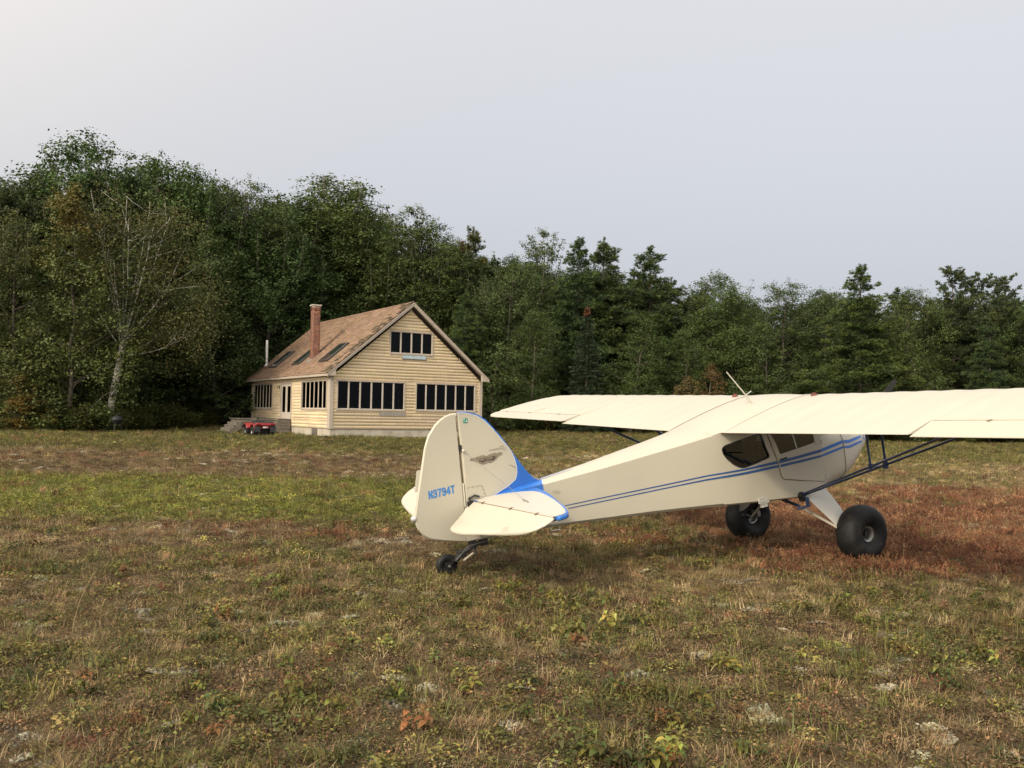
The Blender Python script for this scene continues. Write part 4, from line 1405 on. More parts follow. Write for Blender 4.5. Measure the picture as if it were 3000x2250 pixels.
# --- main gear: faired V legs, bracing tubes, balloon tyres
for s in (-1, 1):
    wc = Vector((4.4185, s * .9274, -1.0842))
    mb = MB().use(M['gearwhite'])
    rings = []
    for t, xr, xf, y, zr1, zf1, th in ((0, 4.055, 4.40, .49, -.60, -.585, .022), (.22, 4.06, 4.395, .56, -.66, -.65, .022), (.62, 4.12, 4.37, .72, -.84, -.80, .02), (1, 4.19, 4.345, .83, -1.0, -.955, .016)):
        p0, p1 = Vector((xr, s * y, zr1)), Vector((xf, s * y, zf1))
        nrm_ = Vector((0, .75, s * .62)).normalized() * th
        c = (p0 + p1) / 2
        rings.append([p0, p0.lerp(p1, .25) + nrm_, p0.lerp(p1, .75) + nrm_ * .9, p1, p0.lerp(p1, .75) - nrm_ * .9, p0.lerp(p1, .25) - nrm_])
    mb.loft(rings)
    mb.use(M['gap'])
    a, b = rings[1][0], rings[1][3]
    mb.tube([a + Vector((0, s * .001, .001)), rings[1][1] + Vector((0, s * .002, 0)), rings[1][2] + Vector((0, s * .002, 0)), b], .0035, 6)
    mb.build('gear_leg', parent=plane, angle=40)
    mb = MB().use(M['cream'])
    mb.tube([(4.127, s * .35, -.778), (4.16, s * .84, -.975)] if s < 0 else [(4.20, .36, -.80), (4.34, .79, -1.085)], .020, 10, flat=(.6, 1.1))
    mb.use(M['navy']).tube([(4.17, -s * .10, -.70), (4.02, s * .42, -.728)], .018, 10)
    mb.build('brace_tube', parent=plane)
    mb = MB().use(M['black']).tube([(4.19, s * .80, -1.0), (4.40, s * .84, -1.084), (4.4185, s * 1.0, -1.084)], .032, 12)
    mb.tube([(4.34, s * .80, -.95), (4.40, s * .84, -1.084)], .03, 12)
    mb.build('axle', parent=plane)
    RT = .325
    mb = MB().use(M['rubber'])
    prof = [(.088, -.075), (.105, -.098), (.15, -.135), (.205, -.152), (.255, -.142), (.295, -.112), (.317, -.068), (RT, -.02), (RT, .02), (.317, .068), (.295, .112), (.255, .142), (.205, .152), (.15, .135), (.105, .098), (.088, .075)]
    mb.lathe(prof, wc, 'y', 56)
    # sag at the ground
    up = PMI.to_3x3() @ Vector((0, 0, 1))
    for i, p in enumerate(mb.v):
        d = (Vector(p) - wc).dot(up)
        if d < -.285:
            k = (-.285 - d)
            mb.v[i] = tuple(Vector(p) + up * (k * .55) + Vector((0, s * .0, 0)))
    w_o = mb.build('main_wheel', parent=plane, angle=60)
    mb = MB().use(M['metal'])
    o_ = s
    mb.lathe([(.092, .10 * o_), (.092, .085 * o_), (.072, .078 * o_), (.068, .03 * o_)], wc, 'y', 32)
    mb.use(M['black']).lathe([(.068, .03 * o_), (.03, .022 * o_), (.028, .05 * o_), (.001, .05 * o_)], wc, 'y', 32)
    mb.use(M['metal'])
    mb.lathe([(.092, -.10 * o_), (.092, -.085 * o_), (.075, -.078 * o_), (.07, -.03 * o_), (.001, -.022 * o_)], wc, 'y', 32)
    mb.build('rim', parent=w_o)
    mb = MB().use(M['metal']).tube([wc + Vector((.13, s * .128, -.14)), wc + Vector((.135, s * .150, -.145))], .006, 8)
    mb.build('valve', parent=w_o)
    mb = MB().use(M['metal']).box(tuple(wc + Vector((.06, -s * .10 - .02, -.02))), tuple(wc + Vector((.12, -s * .10 + .02, .06))))
    mb.build('brake', parent=w_o, bevel=.008)
    # rear spar plate on the lower longeron
    mb = MB().use(M['gearwhite'])
    mb.prism([(3.35, -.545), (3.36, -.478), (3.427, -.482), (3.484, -.50), (3.516, -.552), (3.45, -.575)], 'y', s * (hw(3.4) + .002), s * (hw(3.4) + .010))
    mb.box((3.40, s * .46 - .02, -.60), (3.43, s * .46 + .02, -.53)).box((3.445, s * .46 - .02, -.60), (3.475, s * .46 + .02, -.54))
    mb.use(M['gap'])
    for x, z in ((3.385, -.502), (3.43, -.505), (3.487, -.53), (3.37, -.535)):
        mb.tube([(x, s * (hw(3.4) + .009), z), (x, s * (hw(3.4) + .012), z)], .006, 8)
    mb.build('attach_plate', parent=plane, smooth=False)

# --- fin, rudder
FIN = [(.016, 1.094), (.075, 1.092), (.129, 1.081), (.234, 1.038), (.32, .966), (.378, .886), (.459, .772), (.525, .65), (.604, .509), (.696, .358), (.757, .278), (.811, .243), (.875, .222)]
HINGE = [(0, 1.095), (-.013, .74), (-.035, .388), (-.052, .144), (-.083, -.195)]
hx_at = lambda z: interp(z, [p[1] for p in reversed(HINGE)], [p[0] for p in reversed(HINGE)])


def slab(mb, outline, th, axis_y=0.0, lip=.006):
    """rounded-edge flat surface standing in the x-z plane"""
    c = Vector((sum(p[0] for p in outline) / len(outline), sum(p[1] for p in outline) / len(outline)))
    rings = []
    for off, ins in ((-th, .5), (-th, lip * 2.2), (-th * .55, lip * .5), (0, 0), (th * .55, lip * .5), (th, lip * 2.2), (th, .5)):
        rg_ = []
        for p in outline:
            v = Vector(p) - c
            k = (1 - ins / v.length) if ins < .4 else .35
            rg_.append((c.x + v.x * k, axis_y + off, c.y + v.y * k))
        rings.append(rg_)
    mb.loft(rings)


finmid = [(hx_at(z) + .014, z) for z in (.2, .388, .6, .74, .9)]
fin_out = FIN + [(.85, .16), (.3, .12), (-.03, .10)] + finmid
mb = MB().use(M['cream'])
slab(mb, fin_out, .022)
fin = mb.build('fin', parent=plane, angle=30)
# painted blue leading edge with a white border, both sides
INNER = [(.012, 1.084), (.07, 1.082), (.126, 1.064), (.217, 1.025), (.292, .963), (.362, .878), (.431, .775), (.488, .687), (.54, .606), (.569, .523), (.58, .43), (.574, .366), (.547, .307), (.458, .261), (.259, .196)]
FINB = [(.016, 1.094), (.075, 1.092), (.129, 1.081), (.234, 1.038), (.32, .966), (.378, .886), (.459, .772), (.505, .69), (.56, .59), (.604, .509), (.65, .432), (.696, .358), (.757, .278), (.811, .243), (.875, .222)]
LOWER = [(.259, .196), (.445, .190), (.632, .172), (.80, .158), (.875, .222)]
mb = MB()
for s in (-1, 1):
    yo = s * .0245
    mb.use(M['blue'])
    k = 11
    ib = INNER[:k + 1]
    fb = FINB
    # sweep band between inner curve and leading edge
    n_ = 40
    def along(P, t):
        d = [0]
        for i in range(1, len(P)):
            d.append(d[-1] + math.dist(P[i], P[i - 1]))
        return (interp(t * d[-1], d, [p[0] for p in P]), interp(t * d[-1], d, [p[1] for p in P]))
    P = []
    for i in range(n_ + 1):
        t = i / n_
        a, b = along(INNER, t), along(FINB[:14] + [LOWER[3], LOWER[1], LOWER[0]], t)
        P += [(a[0], yo, a[1]), (b[0], yo, b[1])]
    # triangulated fill of the blue area instead of a sweep
    poly = INNER + LOWER[1:4] + list(reversed(FINB))
    holed_panel(mb, poly, [], lambda a, b, yo=yo: (a, yo, b))
    # wrap over the leading edge
    for i in range(len(FINB) - 1):
        a, b = FINB[i], FINB[i + 1]
        mb.add([(a[0], yo, a[1]), (b[0], yo, b[1]), (b[0] + .004, 0, b[1] + .003), (a[0] + .004, 0, a[1] + .003)], [(0, 1, 2, 3)])
    mb.use(M['white'])
    for i in range(len(INNER) - 1):
        a, b = Vector(INNER[i]), Vector(INNER[i + 1])
        d = (b - a).normalized()
        n2 = Vector((d.y, -d.x)) * .007
        mb.add([(a.x + n2.x * .3, yo + s * .001, a.y + n2.y * .3), (b.x + n2.x * .3, yo + s * .001, b.y + n2.y * .3), (b.x - n2.x, yo + s * .001, b.y - n2.y), (a.x - n2.x, yo + s * .001, a.y - n2.y)], [(0, 1, 2, 3)])
mb.build('blue_edge', parent=fin, smooth=False)

RUD = [(-.002, 1.094), (-.06, 1.096), (-.118, 1.084), (-.18, 1.055), (-.237, 1.019), (-.327, .925), (-.385, .813), (-.437, .664), (-.491, .503), (-.547, .331), (-.592, .182), (-.602, .136), (-.592, .066), (-.547, -.019), (-.478, -.079), (-.352, -.126), (-.223, -.164), (-.098, -.197)]
rud_out = RUD + [(hx_at(z) - .010, z) for z in (-.15, 0, .144, .388, .6, .74, .9)]
mb = MB().use(M['cream'])
slab(mb, rud_out, .019)
rud = mb.build('rudder', parent=plane, angle=30)
# fabric edge tape and hinge gap
for z0_, z1_ in ((.40, .73), (.755, .84), (.90, 1.06), (-.19, -.07)):
    mb = MB().use(M['gap']).tube([(hx_at(z0_) + .001, 0, z0_), (hx_at((z0_ + z1_) / 2) + .001, 0, (z0_ + z1_) / 2), (hx_at(z1_) + .001, 0, z1_)], .005, 8, flat=(.6, 1.2))
    mb.build('hinge_gap', parent=plane, smooth=False)
for z0_, z1_ in ((.385, .15), (1.09, 1.06)):
    MB().use(M['cream_hi']).tube([(hx_at(z0_), 0, z0_), (hx_at(z1_), 0, z1_)], .018, 8, flat=(.6, 1.2)).build('hinge_cover', parent=plane, smooth=False)
for z in (.74, -.03):
    MB().use(M['black']).box((hx_at(z) - .015, -.026, z - .03), (hx_at(z) + .015, .026, z + .03)).build('rudder_hinge', parent=plane, smooth=False)
# trim tab on the far side of the trailing edge, tail lamp
mb = MB().use(M['cream_hi']).prism([(-.445, .60), (-.468, .609), (-.488, .601), (-.535, .439), (-.547, .408), (-.528, .401), (-.50, .41)], 'y', .020, .028)
mb.build('trim_tab', parent=rud, smooth=False)
MB().use(M['lampglass']).lathe([(.03, .0), (.03, .02), (.022, .038), (.001, .044)], (0, 0, 0), 'x', 16).build('tail_lamp', parent=rud)
tl = bpy.data.objects['tail_lamp']
tl.location, tl.rotation_euler = (-.594, 0, .155), (0, math.pi, 0)


# lettering: drawn as strokes of bands, no font needed
def strokes(mb, glyphs, origin, ux, uz, w, yo):
    """glyph polylines in unit cells laid out with vectors ux, uz in the x-z plane at depth yo"""
    for pts in glyphs:
        for i in range(len(pts) - 1):
            a, b = pts[i], pts[i + 1]
            A = Vector((origin[0] + ux[0] * a[0] + uz[0] * a[1], origin[1] + ux[1] * a[0] + uz[1] * a[1]))
            B = Vector((origin[0] + ux[0] * b[0] + uz[0] * b[1], origin[1] + ux[1] * b[0] + uz[1] * b[1]))
            d = (B - A)
            if d.length < 1e-6:
                continue
            d.normalize()
            n_ = Vector((-d.y, d.x)) * (w / 2)
            e = d * (w * .42)
            q4 = [A + n_ - e, B + n_ + e, B - n_ + e, A - n_ - e]
            jit = yo * (1 + .004 * (i % 3))
            mb.add([(p.x, jit, p.y) for p in q4], [(0, 1, 2, 3)])


GL = {'N': [[(.12, 0), (.12, 1), (.88, 0), (.88, 1)]],
      '3': [[(.1, .78), (.18, .94), (.38, 1), (.62, 1), (.82, .92), (.88, .76), (.82, .60), (.60, .52), (.42, .52)], [(.60, .52), (.84, .42), (.9, .24), (.82, .07), (.60, 0), (.38, 0), (.17, .07), (.1, .24)]],
      '7': [[(.08, 1), (.92, 1), (.60, .55), (.46, 0)]],
      '9': [[(.12, .18), (.2, .06), (.4, 0), (.62, 0), (.82, .09), (.88, .3), (.88, .72), (.80, .93), (.6, 1), (.4, 1), (.2, .93), (.12, .74), (.2, .55), (.4, .47), (.62, .48), (.86, .62)]],
      '4': [[(.70, 0), (.70, 1), (.08, .30), (.95, .30)]],
      'T': [[(.04, 1), (.96, 1)], [(.5, 1), (.5, 0)]]}
mb = MB().use(M['sky_blue'])
for s in (-1, 1):
    n_ = 6
    txt = 'N3794T'
    for i, ch in enumerate(txt):
        if s < 0:
            org = (-.424 + i * .0485, .318 - .0 * i)
            strokes(mb, GL[ch], org, (.0385, -.0005), (.003, .068), .0150, -.0208)
        else:
            org = (-.135 - i * .0485, .318)
            strokes(mb, GL[ch], org, (-.0385, 0), (0, .068), .0125, .0208)
mb.build('registration', parent=rud, smooth=False)

# winged emblem with the maker's script
WINGS = [(.072, .598), (.078, .609), (.095, .617), (.118, .614), (.143, .607), (.146, .617), (.155, .621), (.178, .612), (.182, .620), (.192, .623), (.214, .613), (.219, .621), (.228, .622), (.250, .606), (.266, .603), (.284, .607), (.296, .616), (.299, .608), (.314, .617), (.326, .619), (.331, .609), (.346, .618), (.362, .620), (.368, .607), (.384, .610), (.399, .613), (.418, .612), (.435, .607), (.443, .596), (.428, .590), (.398, .583), (.366, .560), (.338, .545), (.305, .534), (.282, .534), (.255, .544), (.240, .536), (.229, .532), (.200, .535), (.178, .545), (.155, .562), (.134, .577), (.112, .590), (.091, .596)]
TX_, TZ_ = .165, .552
SCRIPT = [[(.0, .80), (.34, .80), (.75, .76), (1.05, .90)], [(.07, .80), (.05, .45), (.0, .12)],
          [(.19, .42), (.12, .40), (.10, .22), (.16, .18), (.21, .38), (.21, .18), (.26, .28)], [(.26, .44), (.27, .24), (.33, .26), (.35, .44), (.34, .10), (.28, -.05), (.27, .05), (.38, .28)],
          [(.38, .28), (.45, .80), (.41, .80), (.41, .26), (.46, .28)], [(.52, .44), (.47, .36), (.48, .22), (.54, .24), (.55, .42), (.60, .42)], [(.60, .46), (.60, .22)], [(.60, .36), (.64, .46), (.68, .42)],
          [(.78, .44), (.72, .44), (.70, .28), (.74, .20), (.80, .28)], [(.82, .46), (.82, .22)], [(.82, .36), (.86, .46), (.90, .42)], [(.97, .44), (.91, .42), (.90, .26), (.95, .22), (.99, .42), (.99, .22), (1.03, .28)],
          [(1.03, .28), (1.12, .92), (1.08, .92), (1.05, .04), (1.10, .30)], [(1.10, .30), (1.19, .95), (1.17, .28), (1.24, .34)], [(1.10, .62), (1.30, .68)]]
for s in (-1, 1):
    mb = MB().use(M['emblem'])
    f_ = (lambda p: p) if s < 0 else (lambda p: (.515 - p[0], p[1]))
    holed_panel(mb, [f_(p) for p in WINGS], [], lambda a, b, s=s: (a, s * .0262, b))
    mb.use(M['emblem_edge'])
    for i in range(len(WINGS)):
        a, b = f_(WINGS[i]), f_(WINGS[(i + 1) % len(WINGS)])
        mb.tube([(a[0], s * .0262, a[1]), (b[0], s * .0262, b[1])], .0012, 4)
    mb.use(M['ink'])
    if s < 0:
        strokes(mb, SCRIPT, (TX_, TZ_), (.150, -.008), (.010, .050), .0036, -.0276)
    else:
        strokes(mb, SCRIPT, (.35, TZ_), (-.150, -.008), (-.010, .050), .0036, .0276)
    mb.build('emblem', parent=fin, smooth=False)
# sticker, inspection plate with screws, small static probe
mb = MB().use(M['sticker'])
mb.add([(x, -.0262, z) for x, z in ((.061, .982), (.106, .974), (.114, 1.020), (.069, 1.029))], [(0, 1, 2, 3)])
mb.use(M['sticker_pale'])
for q4 in (((.068, 1.012), (.084, 1.010), (.086, 1.022), (.070, 1.025)), ((.092, .985), (.103, .983), (.107, 1.008), (.098, 1.006)), ((.068, .99), (.084, .987), (.084, .991), (.068, .994)), ((.070, .998), (.082, .996), (.082, 1.0), (.070, 1.002))):
    mb.add([(x, -.0268, z) for x, z in q4], [(0, 1, 2, 3)])
mb.build('sticker', parent=fin, smooth=False)
mb = MB().use(M['cream'])
PL = [(-.010, .335), (.10, .332), (.150, .327), (.170, .312), (.176, .27), (.185, .215), (-.02, .22)]
holed_panel(mb, PL, [], lambda a, b: (a, -.0245, b))
mb.use(M['gap'])
for i in range(len(PL) - 2):
    a, b = PL[i], PL[i + 1]
    mb.tube([(a[0], -.0245, a[1]), (b[0], -.0245, b[1])], .0013, 4)
for x, z in ((.0, .325), (.055, .326), (.11, .322), (.155, .312), (.163, .28), (.170, .24), (.0, .24)):
    mb.tube([(x, -.023, z), (x, -.0275, z)], .005, 6)
mb.build('inspection_plate', parent=fin, smooth=False)
mb = MB().use(M['patch']).tube([(.296, -.026, .661), (.47, -.034, .667), (.44, -.05, .683), (.415, -.05, .684)], .003, 6).tube([(.43, -.05, .684), (.41, -.05, .684)], .007, 6)
mb.build('fin_probe', parent=fin)

# --- tailplane and elevators
STAB = [(.052, 0), (.056, 1.0), (.066, 1.60), (.085, 1.622), (.151, 1.612), (.20, 1.57), (.229, 1.52), (.331, 1.311), (.44, 1.02), (.551, .715), (.64, .43), (.69, .2), (.715, 0)]
STW = [(.050, 1.590), (.143, 1.582), (.195, 1.535), (.26, 1.415), (.33, 1.24), (.444, .93), (.53, .64), (.575, .44), (.575, .30), (.522, .206), (.404, .10), (.248, .03), (.046, .03)]
ELE = [(.034, .05), (.0, .055), (-.10, .10), (-.25, .18), (-.325, .222), (-.352, .25), (-.370, .31), (-.376, .40), (-.366, .55), (-.318, .79), (-.280, 1.0), (-.246, 1.17), (-.205, 1.345), (-.165, 1.455), (-.115, 1.525), (-.052, 1.568), (.0, 1.59), (.040, 1.585)]
ZS = .178
for s in (-1, 1):
    def plate(outline, th, zf, mb):
        c = Vector((sum(p[0] for p in outline) / len(outline), sum(p[1] for p in outline) / len(outline)))
        rings = []
        for off, ins in ((-th, .5), (-th, .014), (-th * .55, .003), (0, 0), (th * .55, .003), (th, .014), (th, .5)):
            rg_ = []
            for p in outline:
                v = Vector(p) - c
                k = (1 - ins / v.length) if ins < .4 else .35
                x, y = c.x + v.x * k, c.y + v.y * k
                rg_.append((x, s * y, zf(x) + off))
            rings.append(rg_)
        mb.loft(rings)
    mb = MB().use(M['blue'])
    plate(STAB, .020, lambda x: ZS, mb)
    st = mb.build('stabilizer', parent=plane, angle=30)
    mb = MB().use(M['white'])
    holed_panel(mb, STW, [], lambda a, b: (a, s * b, ZS + .0225))
    mb.use(M['cream_hi'])
    cc = Vector((.27, .8))
    holed_panel(mb, [((cc + (Vector(p) - cc) * .982).x, (cc + (Vector(p) - cc) * .99).y) for p in STW], [], lambda a, b: (a, s * b, ZS + .0235))
    holed_panel(mb, STW, [], lambda a, b: (a, s * b, ZS - .0225))
    mb.build('cream_panel', parent=st, smooth=False)
    mb = MB().use(M['cream'])
    plate(ELE, .015, lambda x: ZS + .40 * (x - .04), mb)
    el = mb.build('elevator', parent=plane, angle=30)
    mb = MB().use(M['gap']).tube([(.043, s * .10, ZS + .006), (.043, s * 1.58, ZS + .006)], .010, 6)
    mb.use(M['cream_hi']).tube([(.047, s * .12, ZS + .016), (.05, s * 1.56, ZS + .016)], .006, 6)
    for y in (.25, .82, 1.3):
        mb.use(M['gap']).box((.02, s * y - .012, ZS + .008), (.065, s * y + .012, ZS + .024))
    mb.build('elevator_hinge', parent=plane, smooth=False)
    if s < 0:
        mb = MB().use(M['patch'])
        mb.add([(x, y, ZS + .40 * (x - .04) + .0162) for x, y in ((-.247, -1.12), (-.19, -1.06), (-.165, -1.13), (-.225, -1.21))], [(0, 1, 2, 3)])
        mb.build('repair_patch', parent=el, smooth=False)
    mb = MB().use(M['metal'])
    mb.tube([(.012, s * .022, .715), (.268, s * .72, ZS + .02)], .0024, 6)
    mb.tube([(.0, s * .26, ZS - .04), (.06, s * .03, -.19)], .0035, 6)
    mb.tube([(.25, s * .68, ZS + .045), (.27, s * .73, ZS + .02), (.24, s * .80, ZS + .022)], .010, 6)
    mb.use(M['cream_hi']).tube([(.012, s * .012, .717), (.012, s * .045, .700)], .014, 8)
    mb.build('brace_wire', parent=plane)
# elevator horn by the rudder post
mb = MB().use(M['black']).tube([(.02, -.04, .17), (-.01, -.035, .225), (.06, -.035, .245), (.10, -.06, .225)], .011, 8).box((-.03, -.045, .15), (.03, -.02, .20))
mb.build('elevator_horn', parent=plane)

# --- tailwheel
tw = tb(PO.x - .264 * math.cos(PYAW) , PO.y - .264 * math.sin(PYAW), .112)
mb = MB().use(M['black'])
mb.tube([(.13, 0, -.238), (.02, 0, -.245), (-.07, 0, -.265), (-.18, 0, -.312), (-.27, 0, -.355)], [.022, .026, .03, .032, .038], 10, flat=(.8, 1.5))
mb.box((-.06, -.03, -.275), (.0, .03, -.195)).box((.06, -.035, -.275), (.13, .035, -.215)).tube([(-.05, -.02, -.25), (-.03, -.06, -.33)], .012, 8).box((-.20, -.05, -.33), (-.14, .05, -.275))
mb.tube([(-.03, .0, -.24), (-.015, -.02, -.32)], .012, 8)
mb.build('tail_spring', parent=plane)
mb = MB().use(M['black'])
hp = Vector((-.275, 0, -.345))
mb.tube([hp + Vector((-.012, 0, .05)), hp + Vector((.012, 0, -.06))], .032, 14).tube([hp + Vector((.0, -.09, .012)), hp + Vector((0, .09, .012))], .012, 8)
for s in (-1, 1):
    mb.prism([(hp.x - .035, hp.z - .01), (hp.x + .04, hp.z - .03), (tw.x + .075, tw.z + .03), (tw.x + .03, tw.z - .03), (tw.x - .025, tw.z - .025), (tw.x - .035, tw.z + .04)], 'y', s * .042, s * .054)
mb.tube([tw + Vector((0, -.065, 0)), tw + Vector((0, .065, 0))], .010, 8)
mb.use(M['metal']).tube([tw + Vector((0, -.062, 0)), tw + Vector((0, -.072, 0))], .014, 8)
mb.use(M['patch']).tube([(-.18, -.055, -.36), (-.06, -.05, -.315)], .012, 10)
mb.use(M['metal']).tube([(-.275, -.09, -.33), (-.10, -.05, -.23), (.25, -.05, -.235)], .003, 6)
mb.build('tail_fork', parent=plane)
mb = MB().use(M['rubber'])
mb.lathe([(.045, -.026), (.06, -.034), (.085, -.036), (.103, -.026), (.108, -.012), (.108, .012), (.103, .026), (.085, .036), (.06, .034), (.045, .026)], (0, 0, 0), 'y', 36)
twl = mb.build('tail_wheel', parent=plane, angle=50)
twl.location = tw
twl.rotation_euler = (0, 0, R(-4))
MB().use(M['rubber']).lathe([(.001, -.022), (.03, -.024), (.05, -.028), (.05, .028), (.03, .024), (.001, .022)], (0, 0, 0), 'y', 24).build('rim', parent=twl)
# ================================================================ trees
M['leaf'] = tint_mat('leaf', 0.6, 0.24, objcol=True)
M['needle'] = tint_mat('needle', 0.6, 0.15, objcol=True)
M['bark'] = mat('grey_brown_bark', (0.085, 0.07, 0.055), 0.9, var=0.35, scale=6, bump=0.5, bscale=14)


def birch_bark():
    m, n, l, p = new_mat('pale_bark')
    tc = N(n, 'ShaderNodeTexCoord')
    mp = N(n, 'ShaderNodeMapping', inp={'Scale': (3, 3, 14)})
    l.new(tc.outputs['Object'], mp.inputs[0])
    nz = N(n, 'ShaderNodeTexNoise', inp={'Scale': 1.0, 'Detail': 5.0})
    l.new(mp.outputs[0], nz.inputs['Vector'])
    r = N(n, 'ShaderNodeValToRGB')
    r.color_ramp.elements[0].position, r.color_ramp.elements[0].color = 0.36, (0.07, 0.06, 0.05, 1)
    r.color_ramp.elements[1].position, r.color_ramp.elements[1].color = 0.50, (0.46, 0.44, 0.39, 1)
    l.new(nz.outputs['Fac'], r.inputs[0])
    l.new(r.outputs[0], p.inputs['Base Color'])
    p.inputs['Roughness'].default_value = 0.8
    return m


M['birch'] = birch_bark()


def quads_leaf(P, Nrm, size, aspect, rg, fold=0.0):
    """one rhombic leaf per point: returns verts (n*4), faces"""
    n = len(P)
    up = rg.normal(size=(n, 3))
    u = np.cross(Nrm, up); u /= np.linalg.norm(u, axis=1, keepdims=True) + 1e-9
    v = np.cross(Nrm, u)
    s = size[:, None]
    a = P - u * s * .5
    c = P + u * s * .5
    b = P + v * s * aspect * .5 - Nrm * s * fold
    d = P - v * s * aspect * .5 - Nrm * s * fold
    V = np.stack([a, b, c, d], 1).reshape(-1, 3)
    Fq = np.arange(n * 4).reshape(n, 4)
    return V, Fq


def limb_mesh(name, limbs, m, seg=7):
    mb = MB().use(m)
    for pts, rad in limbs:
        mb.tube(pts, rad, seg)
    me = bpy.data.meshes.new(name)
    me.from_pydata(mb.v, [], mb.f)
    me.materials.append(m)
    me.shade_smooth()
    return me


def wavy(p0, p1, n, amp, rg, sag=0.0):
    p0, p1 = np.array(p0, float), np.array(p1, float)
    t = np.linspace(0, 1, n)[:, None]
    P = p0 + (p1 - p0) * t
    w = rg.normal(size=(n, 3)) * amp
    w[0] = 0
    P = P + np.cumsum(w, 0) * .5 * np.sin(t * math.pi * .5 + .2)
    P[:, 2] += -sag * (t[:, 0] ** 2)
    return P


